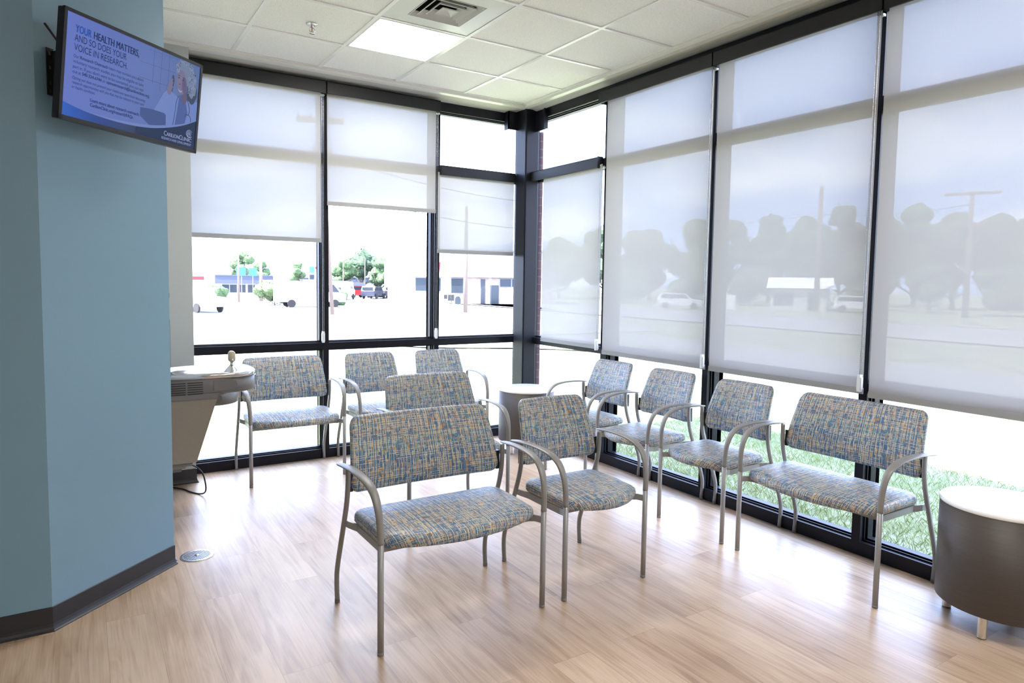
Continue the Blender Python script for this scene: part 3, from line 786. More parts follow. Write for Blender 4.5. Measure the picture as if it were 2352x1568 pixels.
        MB().lathe((s * (hw + 0.004), 0.255, 0), [(0.0095, 0.0), (0.0118, 0.002), (0.0118, 0.014)], 12).build('glide', 'glide', lg)
    m = MB()
    for s in (-1, 1):
        pr = [(0.155, 0.408), (0.155, 0.385), (0.11, 0.376), (-0.10, 0.372), (-0.245, 0.392), (-0.250, 0.425), (-0.235, 0.428), (-0.19, 0.404), (0.10, 0.404), (0.13, 0.412)]
        # side rail: from the rear leg, stepping in under the seat, forward to the front leg
        stations = [(0.162, hw + 0.002), (0.12, hw - 0.004), (0.09, sw - 0.012), (-0.17, sw - 0.012), (-0.215, sw + 0.004), (-0.250, hw - 0.002)]
        rings = []
        for (y, x) in stations:
            z0, z1 = (0.372, 0.403) if -0.2 < y < 0.1 else (0.383, 0.412)
            rings.append([(s * (x - 0.004), y, z0), (s * (x + 0.004), y, z0), (s * (x + 0.004), y, z1), (s * (x - 0.004), y, z1)])
        m.loft(rings, smooth=False)
    m.box(-sw + 0.01, sw - 0.01, -0.19, -0.165, 0.378, 0.400); m.box(-sw + 0.01, sw - 0.01, 0.07, 0.095, 0.378, 0.400)
    m.build('seat_frame', 'leg_metal', root)
    for s in (-1, 1):
        m = MB(); m.box(s * (hw - 0.004), s * (hw - 0.022), 0.118, 0.150, 0.54, 0.63); m.build('back_bracket', 'black_plastic', root)


def children(o): return [c for c in bpy.data.objects if c.parent == o]


def copy_tree(o, parent=None):
    kids = children(o)
    c = o.copy(); COL.objects.link(c); c.parent = parent
    for ch in kids: copy_tree(ch, c)
    return c


protos = {}
def chair(kind, x, y, rz, label, group):
    W = {'single': 0.487, 'wide': 0.661, 'widest': 0.762}[kind]
    if kind not in protos:
        r = thing('waiting_chair', label, 'chair'); chair_parts(r, W); protos[kind] = r; o = r
    else:
        o = copy_tree(protos[kind])
    o.location = (x, y, 0); o.rotation_euler = (0, 0, rz)
    tag(o, label, 'chair', group)
    return o


G1, G2, G3 = 'chairs in the middle of the room', 'chairs along the right windows', 'chairs along the left windows'
D90 = -math.pi / 2
chair('widest', -2.182, -2.700, 0, 'frontmost extra-wide patterned armchair standing in the middle of the wood floor', G1)
chair('single', -1.436, -2.702, 0, 'narrow patterned armchair in mid-floor, arm to arm with the frontmost extra-wide one', G1)
chair('wide', -1.630, -1.610, 0, 'wide patterned armchair in mid-floor standing behind the frontmost extra-wide one', G1)
chair('single', -0.252, -1.400, D90, 'patterned armchair of the right window row beside the small corner table', G2)
chair('single', -0.252, -2.012, D90, 'second patterned armchair from the corner table in the right window row', G2)
chair('single', -0.252, -2.619, D90, 'third patterned armchair from the corner table, beside the extra-wide one', G2)
chair('widest', -0.249, -3.350, D90, 'extra-wide patterned armchair against the right windows beside the large round table', G2)
chair('wide', -2.213, -0.262, 0, 'wide patterned armchair at the left windows beside the drinking fountain', G3)
chair('single', -1.515, -0.262, 0, 'patterned armchair in the middle of the left window row', G3)
chair('single', -0.900, -0.262, 0, 'patterned armchair of the left window row nearest the corner table', G3)


# ------------------------------------------------------------------ round tables
def round_table(x, y, label, legang):
    t = thing('round_table', label, 'side table', (x, y, 0), 0, 'drum-shaped tables with white tops')
    R0 = 0.238
    m = MB(); m.lathe((0, 0, 0), [(R0 - 0.02, 0.112), (R0 - 0.008, 0.100), (R0 - 0.001, 0.101), (R0, 0.104), (R0, 0.521)], 96)
    m.build('drum_body', 'table_veneer', t)
    m = MB(); m.lathe((0, 0, 0), [(R0 - 0.004, 0.5215), (R0 + 0.001, 0.523), (R0 + 0.002, 0.526), (R0 + 0.002, 0.534), (R0 - 0.001, 0.538), (R0 - 0.006, 0.5395), (0.05, 0.5398)], 96)
    m.build('tabletop', 'table_white', t)
    for k in range(4):
        a = R_(legang + 90 * k); c = (0.196 * math.cos(a), 0.196 * math.sin(a))
        m = MB(); m.cyl(c, 0.019, 0.006, 0.104, 20); lg = m.build('leg', 'chrome', t)
        MB().cyl(c, 0.017, 0.0, 0.006, 16).build('glide', 'glide', lg)
    return t


round_table(-0.187, -4.090, 'large-looking white-topped drum table with dark wood side cut off by the right edge', 186)
round_table(-0.290, -0.560, 'small-looking white-topped drum table in the corner under the bronze post', 200)


# ------------------------------------------------------------------ drinking fountains
def d_outline(x0, x1, y0, y1, r, n=8):
    """plan of the bowl: flat at the wall (x0), rounded at the front (x1)"""
    out = [(x0, y0), (x1 - r, y0)]
    for k in range(1, n + 1): a = R_(-90 + 90 * k / n); out.append((x1 - r + r * math.cos(a), y0 + r + r * math.sin(a)))
    for k in range(1, n + 1): a = R_(90 * k / n); out.append((x1 - r + r * math.cos(a), y1 - r + r * math.sin(a)))
    out.append((x0, y1))
    return out


def fountain(y, z, label):
    t = thing('drinking_fountain', label, 'drinking fountain', (-3.14, y, z), 0, 'pair of wall-hung drinking fountains')
    hy = 0.225; X = 0.520; R0 = 0.165
    O = d_outline(0, X, -hy, hy, R0)
    def ins(d): return d_outline(0, X - d, -hy + d, hy - d, R0 - d * 0.6)
    m = MB(); m.loft([[(a, b, 0.871 - 0.9) for a, b in O], [(a, b, -0.006) for a, b in O], [(a, b, 0.0) for a, b in ins(0.006)],
                      [(a, b, 0.0) for a, b in ins(0.028)], [(a, b, -0.010) for a, b in ins(0.045)], [(a, b, -0.016) for a, b in ins(0.10)]], smooth=True, cap0=True)
    m.box(0.0, 0.04, -hy + 0.004, hy - 0.004, -0.006, 0.004)
    m.build('basin', 'steel', t)
    m = MB(); A = ins(0.004); m.loft([[(a, b, -0.118) for a, b in ins(0.012)], [(a, b, -0.112) for a, b in A], [(a, b, -0.031) for a, b in A]], smooth=True)
    m.prism([(0, -0.145), (0.278, -0.145), (0.288, -0.128), (0.300, -0.1175), (0.300, -0.110), (0, -0.110)], 'y', -hy + 0.004, hy - 0.004)
    m.build('shell', 'grey_shell', t)
    # push bars: near side and front
    m = MB()
    for s in (-1, 1):
        yy = s * (hy - 0.003)
        o2 = [(0.262, -0.100), (0.262, -0.040)] + [(0.360 + 0.030 * math.sin(R_(180 * k / 8)), -0.070 + 0.030 * math.cos(R_(180 * k / 8))) for k in range(9)]
        m.prism(o2, 'y', yy - 0.004, yy + 0.004)
    m.build('side_push_bar', 'grey_shell', t)
    m = MB(); m.prism([(b, z_) for b, z_ in ((-0.07, -0.1), (-0.07, -0.04), (0.07, -0.04), (0.07, -0.1))], 'x', X - 0.008, X + 0.006)
    m.build('front_push_bar', 'steel', t)
    m = MB()
    for k in range(6):
        z0 = -0.046 - k * 0.0128
        for a0, a1 in ((0.03, 0.116), (0.126, 0.206)): m.box(a0, a1, -hy + 0.0025, -hy + 0.006, z0 - 0.005, z0)
    m.build('louvre', 'grey_shell_dark', t)
    m = MB(); m.prism([(0, -0.505), (0.168, -0.505), (0.282, -0.145), (0, -0.145)], 'y', -hy + 0.012, hy - 0.012); m.build('body', 'tan_vinyl', t)
    m = MB(); m.prism([(0, -0.528), (0.145, -0.528), (0.152, -0.505), (0, -0.505)], 'y', -hy + 0.03, hy - 0.03); m.build('underside', 'grey_shell', t)
    # bubbler and its guard
    bx_, by = 0.385, -0.085
    m = MB(); m.lathe((bx_, by, -0.016), [(0.048, 0.0), (0.040, 0.010), (0.020, 0.034), (0.012, 0.044)], 16)
    m.lathe((bx_, by, 0.026), [(0.0095, 0.0), (0.0095, 0.020)], 12); bb = m.build('bubbler', 'steel', t)
    m = MB(); pr = []
    for k in range(20):
        a = 2 * math.pi * k / 20; pr.append((0.0195 * math.cos(a), 0.017 * math.sin(a)))
    rings = [[(bx_ + p[0] * q, by + dy_, 0.071 + p[1] * q + (0.024 if p[1] > 0 else -0.010)) for p in pr] for q, dy_ in ((0.72, -0.021), (0.95, -0.018), (1.0, -0.008), (1.0, 0.012), (0.9, 0.018))]
    m.loft(rings, smooth=True); m.build('mouth_guard', 'tan_cap', bb)
    m = MB(); m.lathe((0, 0, 0), [(0.002, -0.004), (0.006, -0.002), (0.006, 0.002), (0.002, 0.004)], 10); o = m.build('spout', 'chrome', bb)
    o.location = (bx_, by - 0.022, 0.060); o.rotation_euler = (R_(90), 0, 0)
    # drain dome inside the bowl
    m = MB(); m.lathe((0.115, -0.075, -0.0165), [(0.095, 0.0), (0.080, 0.010), (0.045, 0.020), (0.015, 0.023)], 20); m.build('bowl_dome', 'steel', t)
    return t


f1 = fountain(-0.975, 0.900, 'higher steel and grey drinking fountain with tan body, nearer the teal wall')
f2 = fountain(-0.455, 0.735, 'lower drinking fountain half hidden behind the higher one')
# slim bottle-filler column on the wall above the nearer fountain
t = thing('bottle_filler', 'slim grey upright bottle filler on the wall above the drinking fountains', 'bottle filler', (-3.14, -0.975, 0.905))
MB().box(0.001, 0.050, -0.12, 0.12, 0.006, 0.425).build('housing', 'vent_white', t)
MB().box(0.001, 0.054, -0.125, 0.125, 0.425, 0.452).build('cap', 'grey_shell', t)
MB().box(0.0505, 0.058, -0.08, 0.08, 0.02, 0.30).build('recess_panel', 'grey_shell', t)
# power cord
cp = smooth_path([(-2.985, -0.60, 0.215), (-2.93, -0.60, 0.232), (-2.87, -0.61, 0.18), (-2.846, -0.60, 0.09), (-2.845, -0.565, 0.03), (-2.870, -0.51, 0.006), (-2.915, -0.44, 0.006), (-2.955, -0.34, 0.006), (-3.02, -0.27, 0.006), (-3.12, -0.262, 0.006)], 6)
tag(MB().tube(cp, 0.0048, 8).build('power_cord', 'cord_black'), 'black power cord looping from the lower drinking fountain down to the floor', 'cord')

# floor clean-out cover
t = thing('floor_drain_cover', 'round nickel floor cover with a grid pattern near the teal wall', 'floor cover', (-3.030, -1.580, 0), R_(20))
MB().lathe((0, 0, 0), [(0.082, 0.0), (0.081, 0.0025), (0.076, 0.0035), (0.070, 0.003), (0.002, 0.003)], 40).build('rim', 'steel', t)
m = MB()
for i in range(-6, 7):
    hh = math.sqrt(max(0, 0.064 ** 2 - (i * 0.0102) ** 2))
    if hh > 0.01:
        m.box(i * 0.0102 - 0.0018, i * 0.0102 + 0.0018, -hh, hh, 0.0030, 0.0034); m.box(-hh, hh, i * 0.0102 - 0.0018, i * 0.0102 + 0.0018, 0.0030, 0.0035)
m.build('grid', 'grey_shell', t)
MB().lathe((0, 0, 0), [(0.012, 0.003), (0.012, 0.0045), (0.002, 0.0046)], 16).build('screw', 'steel', t)


# ------------------------------------------------------------------ television
TVW, TVH = 0.7178, 0.4144
tr = Vector((0.75479555, 0.65593832, -0.00534815)); tu = Vector((0.08004225, -0.08400715, 0.99324521)); tb = tr.cross(tu)   # tb points out of the screen towards the room
tv = thing('television', 'flat television showing a blue health message, hung tilted on the slanted teal wall', 'television')
C0 = Vector((-3.27727, -1.97760, 2.24961))
tv.matrix_world = Matrix(((tr.x, tu.x, tb.x, C0.x), (tr.y, tu.y, tb.y, C0.y), (tr.z, tu.z, tb.z, C0.z), (0, 0, 0, 1)))
hw, hh = TVW / 2, TVH / 2


TVE = 0.43


def flat_mat(name, col, es=1.0):
    m = bpy.data.materials.new(name); m.use_nodes = True; t = m.node_tree; b = t.nodes['Principled BSDF']
    b.inputs['Base Color'].default_value = (0.002, 0.002, 0.003, 1); b.inputs['Roughness'].default_value = 0.22; b.inputs['Specular IOR Level'].default_value = 0.3
    b.inputs['Emission Color'].default_value = (*col, 1); b.inputs['Emission Strength'].default_value = es * TVE; MAT[name] = m


def screen_bg():
    m = bpy.data.materials.new('screen_picture'); m.use_nodes = True; t = m.node_tree; b = t.nodes['Principled BSDF']
    b.inputs['Base Color'].default_value = (0.01, 0.01, 0.012, 1); b.inputs['Roughness'].default_value = 0.22
    c = nd(t, 'ShaderNodeTexCoord'); sp = nd(t, 'ShaderNodeSeparateXYZ'); t.links.new(c.outputs['Object'], sp.inputs[0])
    mr = nd(t, 'ShaderNodeMapRange', i_1=-hw, i_2=hw); t.links.new(sp.outputs[0], mr.inputs[0])
    r = nd(t, 'ShaderNodeValToRGB'); t.links.new(mr.outputs[0], r.inputs[0]); e = r.color_ramp.elements
    e[0].color = (0.125, 0.18, 0.56, 1); e[0].position = 0; e[1].position = 1; e[1].color = (0.085, 0.15, 0.34, 1)
    k = e.new(0.45); k.color = (0.105, 0.165, 0.47, 1)
    t.links.new(r.outputs[0], b.inputs['Emission Color']); b.inputs['Emission Strength'].default_value = TVE; MAT['screen_bg'] = m


screen_bg()
flat_mat('scr_navy', (0.012, 0.028, 0.085)); flat_mat('scr_blue', (0.008, 0.085, 0.50)); flat_mat('scr_pale', (0.17, 0.24, 0.55))
flat_mat('scr_text', (0.012, 0.025, 0.10)); flat_mat('scr_bluetext', (0.01, 0.075, 0.40)); flat_mat('scr_white', (0.30, 0.37, 0.62)); flat_mat('scr_coat', (0.16, 0.24, 0.56))
flat_mat('scr_skin', (0.115, 0.10, 0.20)); flat_mat('scr_skin_lit', (0.19, 0.165, 0.29)); flat_mat('scr_hair', (0.17, 0.225, 0.36)); flat_mat('scr_hair_light', (0.25, 0.32, 0.49)); flat_mat('scr_hair_dark', (0.045, 0.065, 0.125)); flat_mat('scr_shirt', (0.07, 0.12, 0.34)); flat_mat('scr_laptop', (0.055, 0.095, 0.27)); flat_mat('scr_line', (0.065, 0.11, 0.30))

m = MB(); bz = 0.013
m.prism(rrect(-hw, hw, -hh, hh, 0.006), 'z', -0.030, -0.004)
for a in ((-hw, hw, hh - bz, hh), (-hw, hw, -hh, -hh + bz + 0.004), (-hw, -hw + bz, -hh, hh), (hw - bz, hw, -hh, hh)): m.box(*a, -0.006, 0.004)
m.box(-0.22, 0.22, -0.13, 0.13, -0.050, -0.030)
m.build('casing', 'tv_black', tv)
scr = MB().box(-hw + bz, hw - bz, -hh + bz, hh - bz, -0.004, 0.0).build('screen', 'screen_bg', tv)


def scr_uv(u, v, d=0.0): return ((u - 0.5) * TVW, (v - 0.5) * TVH, d)


def flat(name, pts, m, d, label=None):
    mb = MB(); mb.add([scr_uv(u, v, d) for u, v in pts], [tuple(range(len(pts)))])
    return mb.build(name, m, scr)


def strip(name, low, high, m, d):
    """quads between two polylines"""
    mb = MB(); n = len(low); mb.add([scr_uv(u, v, d) for u, v in low] + [scr_uv(u, v, d) for u, v in high], [(i, i + 1, n + i + 1, n + i) for i in range(n - 1)])
    return mb.build(name, m, scr)


def blob(name, cx, cy, rx, ry, m, d, rot=0.0, wob=0.0, n=28, seed=0):
    rn = random.Random(seed); pts = []
    for k in range(n):
        a = 2 * math.pi * k / n; q = 1 + wob * math.sin(5 * a + seed) + wob * 0.6 * math.sin(9 * a + 2 * seed)
        x, y = rx * q * math.cos(a), ry * q * math.sin(a)
        pts.append((cx + x * math.cos(rot) - y * math.sin(rot) * 0.577, cy + (x * math.sin(rot)) / 0.577 * 1.0 + y * math.cos(rot)))
    return flat(name, pts, m, d)


UL, UR, VB, VT = 0.0185, 0.9815, 0.035, 0.967
# lines of the glazed wall behind the doctor
mb = MB()
for (u0, v0, u1, v1, wd) in ((0.50, 0.78, 0.80, 0.80, .004), (0.50, 0.62, 0.76, 0.635, .005), (0.56, 0.93, 0.80, 0.95, .003), (0.60, 0.60, 0.60, 0.97, .003), (0.66, 0.55, 0.66, 0.97, .003), (0.72, 0.55, 0.72, 0.97, .003)):
    if abs(u1 - u0) < 0.01: mb.add([scr_uv(u0, v0, .0002), scr_uv(u0 + wd, v0, .0002), scr_uv(u0 + wd, v1, .0002), scr_uv(u0, v1, .0002)], [(0, 1, 2, 3)])
    else: mb.add([scr_uv(u0, v0, .0002), scr_uv(u1, v1, .0002), scr_uv(u1, v1 + wd, .0002), scr_uv(u0, v0 + wd, .0002)], [(0, 1, 2, 3)])
mb.build('picture_wall_lines', 'scr_line', scr)
# doctor on the telephone
flat('picture_coat', [(0.625, 0.20), (0.63, 0.352), (0.66, 0.43), (0.70, 0.56), (0.735, 0.60), (0.765, 0.585), (0.80, 0.56), (0.86, 0.54), (0.93, 0.56), (UR, 0.575), (UR, 0.20)], 'scr_coat', .0003)
flat('picture_shirt', [(0.80, 0.24), (0.812, 0.42), (0.822, 0.585), (0.87, 0.575), (0.90, 0.42), (0.875, 0.24)], 'scr_shirt', .0004)
blob('picture_hair_shadow', 0.925, 0.66, 0.045, 0.13, 'scr_hair_dark', .00045, wob=.05, seed=2)
blob('picture_neck', 0.862, 0.575, 0.026, 0.075, 'scr_skin', .0005)
blob('picture_hair', 0.857, 0.84, 0.078, 0.135, 'scr_hair', .0006, wob=.05, seed=1)
blob('picture_hair_side', 0.925, 0.735, 0.034, 0.14, 'scr_hair', .00065, wob=.09, seed=4)
blob('picture_face', 0.829, 0.728, 0.042, 0.135, 'scr_skin_lit', .0008, rot=0.10)
blob('picture_cheek', 0.856, 0.70, 0.020, 0.09, 'scr_skin', .00085, rot=0.12)
mb = MB()
for (a, b, rx, ry) in ((0.806, 0.765, .0075, .008), (0.843, 0.755, .0075, .008), (0.806, 0.790, .010, .0045), (0.845, 0.782, .010, .0045), (0.817, 0.700, .006, .006)):
    mb.add([scr_uv(a + rx * math.cos(k * math.pi / 5), b + ry * math.sin(k * math.pi / 5), .0010) for k in range(10)], [tuple(range(10))])
mb.build('picture_eyes_and_nose', 'scr_hair_dark', scr)
flat('picture_smile', [(0.803, 0.652), (0.815, 0.638), (0.828, 0.632), (0.842, 0.640), (0.838, 0.622), (0.826, 0.614), (0.812, 0.622)], 'scr_white', .0010)
flat('picture_fringe', [(0.775, 0.80), (0.785, 0.87), (0.815, 0.905), (0.85, 0.895), (0.878, 0.84), (0.885, 0.78), (0.862, 0.83), (0.83, 0.855), (0.80, 0.85), (0.786, 0.81)], 'scr_hair', .0009)
rq = random.Random(3)
for name_, m_, cnt, rr_ in (('picture_hair_curls', 'scr_hair_light', 34, 0.0085), ('picture_hair_shade', 'scr_hair_dark', 22, 0.006)):
    mb = MB()
    for q in range(cnt):
        a = rq.uniform(-0.5, 3.4); b = rq.uniform(0.72, 1.02)
        cu_, cv_ = 0.857 + 0.072 * b * math.cos(a), 0.845 + 0.125 * b * math.sin(a)
        if q % 2: cu_, cv_ = rq.uniform(0.893, 0.953), rq.uniform(0.62, 0.87)
        a0 = rq.uniform(0, 6.28); pts = [(cu_ + rr_ * math.cos(a0 + t_ * 0.55), cv_ + 1.9 * rr_ * math.sin(a0 + t_ * 0.55)) for t_ in range(8)]
        L2 = [scr_uv(u + 0.0022, v, .00095) for u, v in pts] + [scr_uv(u - 0.0022, v + 0.002, .00095) for u, v in pts]
        mb.add(L2, [(i_, i_ + 1, 9 + i_, 8 + i_) for i_ in range(7)])
    mb.build(name_, m_, scr)
flat('picture_phone', [(0.752, 0.60), (0.762, 0.595), (0.772, 0.72), (0.764, 0.77), (0.755, 0.77), (0.748, 0.70)], 'scr_hair_dark', .0010)
flat('picture_hand', [(0.715, 0.60), (0.722, 0.66), (0.742, 0.72), (0.760, 0.735), (0.757, 0.70), (0.764, 0.69), (0.757, 0.66), (0.765, 0.645), (0.756, 0.62), (0.752, 0.57), (0.738, 0.545), (0.722, 0.565)], 'scr_skin_lit', .0011)
flat('picture_sleeve', [(0.628, 0.352), (0.695, 0.555), (0.722, 0.595), (0.750, 0.545), (0.762, 0.50), (0.742, 0.38), (0.70, 0.34)], 'scr_pale', .0009)
mb = MB()
def scr_tube(pts, wd, d):
    L2 = []; R2 = []
    for i, p in enumerate(pts):
        a = pts[max(0, i - 1)]; b = pts[min(len(pts) - 1, i + 1)]; dx_, dy_ = (b[0] - a[0]) * TVW, (b[1] - a[1]) * TVH; l = math.hypot(dx_, dy_) or 1
        nx, ny = -dy_ / l * wd, dx_ / l * wd; x, y, _ = scr_uv(*p); L2.append((x + nx, y + ny, d)); R2.append((x - nx, y - ny, d))
    n = len(pts); mb.add(L2 + R2, [(i, i + 1, n + i + 1, n + i) for i in range(n - 1)])
scr_tube(smooth_path([(0.815, 0.57), (0.800, 0.50), (0.795, 0.40), (0.788, 0.29), (0.782, 0.235)], 5), 0.0016, .0012)
scr_tube(smooth_path([(0.888, 0.57), (0.908, 0.50), (0.915, 0.44), (0.905, 0.40), (0.888, 0.40), (0.882, 0.37)], 5), 0.0018, .0012)
scr_tube(smooth_path([(0.905, 0.40), (0.925, 0.385), (0.932, 0.33), (0.925, 0.30)], 5), 0.0016, .0012)
mb.build('picture_stethoscope', 'scr_hair_dark', scr)
flat('picture_laptop', [(0.525, 0.24), (0.526, 0.325), (0.600, 0.340), (0.705, 0.340), (0.722, 0.325), (0.728, 0.19), (0.60, 0.17)], 'scr_laptop', .0013)
# curved band at the foot of the page
wv = smooth_path([(UL, 0.166), (0.07, 0.146), (0.175, 0.122), (0.30, 0.110), (0.385, 0.110), (0.50, 0.120), (0.615, 0.145), (0.70, 0.178), (0.781, 0.217), (0.88, 0.278), (UR, 0.362)], 4)
n = len(wv)
strip('page_band_highlight', [(u, v - 0.002) for u, v in wv], [(u, v + (0.030 * max(0, math.sin(math.pi * (u - .12) / .95)) if u > .12 else 0)) for u, v in wv], 'scr_pale', .0016)
k = [i for i, p in enumerate(wv) if p[0] <= 0.5][-1]
strip('page_band', [(u, VB) for u, v in wv[k:]], wv[k:], 'scr_navy', .0018)


def grad_mat():
    m = bpy.data.materials.new('screen_blue_band'); m.use_nodes = True; t = m.node_tree; b = t.nodes['Principled BSDF']
    b.inputs['Base Color'].default_value = (0.01, 0.01, 0.012, 1); b.inputs['Roughness'].default_value = 0.22
    c = nd(t, 'ShaderNodeTexCoord'); sp = nd(t, 'ShaderNodeSeparateXYZ'); t.links.new(c.outputs['Object'], sp.inputs[0])
    mr = nd(t, 'ShaderNodeMapRange', i_1=-hw, i_2=0.0); t.links.new(sp.outputs[0], mr.inputs[0])
    r = nd(t, 'ShaderNodeValToRGB'); t.links.new(mr.outputs[0], r.inputs[0]); e = r.color_ramp.elements
    e[0].color = (0.008, 0.11, 0.58, 1); e[1].color = (0.012, 0.028, 0.085, 1); k2 = e.new(0.45); k2.color = (0.006, 0.045, 0.27, 1)
    t.links.new(r.outputs[0], b.inputs['Emission Color']); b.inputs['Emission Strength'].default_value = TVE; MAT['scr_grad'] = m


grad_mat()
strip('page_band_blue', [(u, VB) for u, v in wv[:k + 1]], wv[:k + 1], 'scr_grad', .0018)


def text(name, s, u0, v0, u1, cap, m, d=.0022, bold=0.0, space=1.0, ital=0.0, anchor='L'):
    """baseline from (u0, v0), fitted to reach u1, with capitals `cap` high (as a share of the screen height)"""
    cu = bpy.data.curves.new(name, 'FONT'); cu.body = s; cu.size = 1.0; cu.shear = ital; cu.space_character = space; cu.resolution_u = 3
    o = bpy.data.objects.new(name, cu); COL.objects.link(o)
    bpy.context.view_layer.update()
    dg = bpy.context.evaluated_depsgraph_get(); me = bpy.data.meshes.new_from_object(o.evaluated_get(dg)); bpy.data.objects.remove(o)
    xs_ = [v.co.x for v in me.vertices]; x0, x1 = min(xs_), max(xs_)
    sx = (u1 - u0) * TVW / (x1 - x0); sy = cap * TVH / 0.70
    for v in me.vertices:
        v.co = Vector(((v.co.x - x0) * sx + (u0 - 0.5) * TVW, v.co.y * sy + (v0 - 0.5) * TVH, d))
    if bold:      # heavier letters: the same outlines set again a hair to the side
        vs = [tuple(v.co) for v in me.vertices]; ps = [tuple(p.vertices) for p in me.polygons]; k_ = bold * sx * 0.9; n_ = len(vs)
        me = bpy.data.meshes.new(name)
        me.from_pydata([(x + q * k_, y, z + q * 2e-5) for q in (-1, 0, 1) for x, y, z in vs], [], [tuple(i + t_ * n_ for i in p) for t_ in range(3) for p in ps])
    me.materials.clear(); me.materials.append(MAT[m]); me.name = name
    ob = bpy.data.objects.new(name, me); COL.objects.link(ob); ob.parent = scr
    return ob


text('headline_word', 'YOUR', 0.071, 0.812, 0.166, 0.068, 'scr_bluetext', bold=.035)
text('headline_text', 'HEALTH MATTERS,', 0.182, 0.812, 0.487, 0.068, 'scr_text', bold=.035)
text('headline_text', 'AND SO DOES YOUR', 0.068, 0.732, 0.402, 0.062, 'scr_text')
text('headline_text', 'VOICE IN RESEARCH.', 0.068, 0.648, 0.412, 0.062, 'scr_text')
text('body_text', 'Our', 0.068, 0.583, 0.100, 0.030, 'scr_text')
text('body_text', 'Research Outreach', 0.108, 0.584, 0.283, 0.030, 'scr_text', bold=.025)
text('body_text', 'team may contact you about', 0.290, 0.586, 0.534, 0.030, 'scr_text')
text('body_text', 'voluntary research studies you may be eligible to take', 0.068, 0.536, 0.536, 0.030, 'scr_text')
text('body_text', "part in. If you don't want to be contacted, you can opt", 0.068, 0.488, 0.538, 0.030, 'scr_text')
text('body_text', 'out at', 0.068, 0.442, 0.118, 0.030, 'scr_text')
text('body_text', '540-224-6744', 0.125, 0.443, 0.246, 0.030, 'scr_text', bold=.03)
text('body_text', 'or', 0.254, 0.443, 0.272, 0.030, 'scr_text')
text('body_text', 'optoutresearch@carilionclinic.org.', 0.280, 0.446, 0.586, 0.030, 'scr_text', bold=.03)
text('body_text', 'Opting out does not prevent your healthcare team from discussing', 0.068, 0.388, 0.557, 0.028, 'scr_text', ital=.25)
text('body_text', 'research opportunities with you that may be relevant to your care', 0.068, 0.346, 0.548, 0.028, 'scr_text', ital=.25)
text('body_text', 'or health condition.', 0.068, 0.304, 0.211, 0.028, 'scr_text', ital=.25)
text('link_text', 'Learn more about research outreach:', 0.185, 0.229, 0.517, 0.032, 'scr_text', bold=.03)
text('link_text', 'CarilionClinic.org/research/FAQs', 0.186, 0.184, 0.475, 0.032, 'scr_text', bold=.03)
text('logo_text', 'C', 0.717, 0.108, 0.737, 0.052, 'scr_white', bold=.02)
text('logo_text', 'ARILION', 0.739, 0.109, 0.842, 0.040, 'scr_white', bold=.02)
text('logo_text', 'C', 0.845, 0.108, 0.866, 0.052, 'scr_white', bold=.02)
text('logo_text', 'LINIC', 0.868, 0.110, 0.951, 0.040, 'scr_white', bold=.02)
text('logo_text', 'RESEARCH AND DEVELOPMENT', 0.700, 0.066, 0.951, 0.026, 'scr_white', bold=.01)
mb = MB()
for q in range(4):
    sc_ = 1 - 0.2 * q
    scr_tube(smooth_path([(0.900 + 0.006 * q, 0.185 - 0.006 * q), (0.908 + 0.006 * q, 0.225 - 0.008 * q), (0.930, 0.240 - 0.016 * q), (0.950 - 0.004 * q, 0.222 - 0.022 * q)], 5), 0.0012, .0022)
    scr_tube(smooth_path([(0.900 + 0.006 * q, 0.190 - 0.005 * q), (0.915, 0.162 + 0.002 * q), (0.935, 0.158 + 0.002 * q), (0.952, 0.172)], 5), 0.0009, .0022)
mb.build('logo_mark', 'scr_white', scr)

# wall bracket and cable
tp = thing('tv_wall_mount', 'black metal bracket with slots holding the television to the slanted teal wall', 'wall bracket')
nx_, ny_ = 0.681, -0.7327
dxy = Vector((0.7327, 0.681, 0)); nn = Vector((nx_, ny_, 0)); P0 = Vector((CA[0], CA[1], 0))
tp.matrix_world = Matrix(((dxy.x, nn.x, 0, P0.x), (dxy.y, nn.y, 0, P0.y), (0, 0, 1, 0), (0, 0, 0, 1)))
# local: x along the slanted wall, y out from it
m = MB(); m.box(0.050, 0.080, 0.0015, 0.006, 2.155, 2.338); m.box(0.074, 0.080, 0.006, 0.030, 2.165, 2.330); m.box(0.080, 0.60, 0.0015, 0.010, 2.18, 2.32); m.box(0.590, 0.596, 0.006, 0.030, 2.165, 2.330)
m.build('wall_plate', 'black_plastic', tp)
m = MB()
for z in (2.175, 2.205, 2.265, 2.32): m.box(0.058, 0.066, 0.006, 0.0066, z - 0.010, z + 0.004)
m.build('slot', 'steel', tp)
m = MB(); m.box(0.16, 0.20, 0.010, 0.110, 2.20, 2.31); m.box(0.48, 0.52, 0.010, 0.110, 2.20, 2.31); m.box(0.10, 0.54, 0.095, 0.112, 2.19, 2.32); m.build('arm', 'black_plastic', tp)
cb = smooth_path([(-3.606, -2.069, 2.425), (-3.585, -2.065, 2.395), (-3.560, -2.062, 2.360), (-3.545, -2.055, 2.352)], 5)
tag(MB().tube([(p[0] + 0.006, p[1] - 0.008, p[2]) for p in cb], 0.0045, 8).build('tv_cable', 'cord_black'), 'short thick black cable running from the teal wall behind the television', 'cable')

# ------------------------------------------------------------------ outdoors
def gz(x, y):
    d = max(x - 0.2, y - 0.2, 0.0)
    if d < 4: return -0.15
    t = min(1, (d - 4) / 18); t = t * t * (3 - 2 * t)
    return -0.15 - 1.10 * t


def at(az, d):
    a = R_(az); x = CAM.x + d * math.sin(a); y = CAM.y + d * math.cos(a)
    return x, y, gz(x, y)


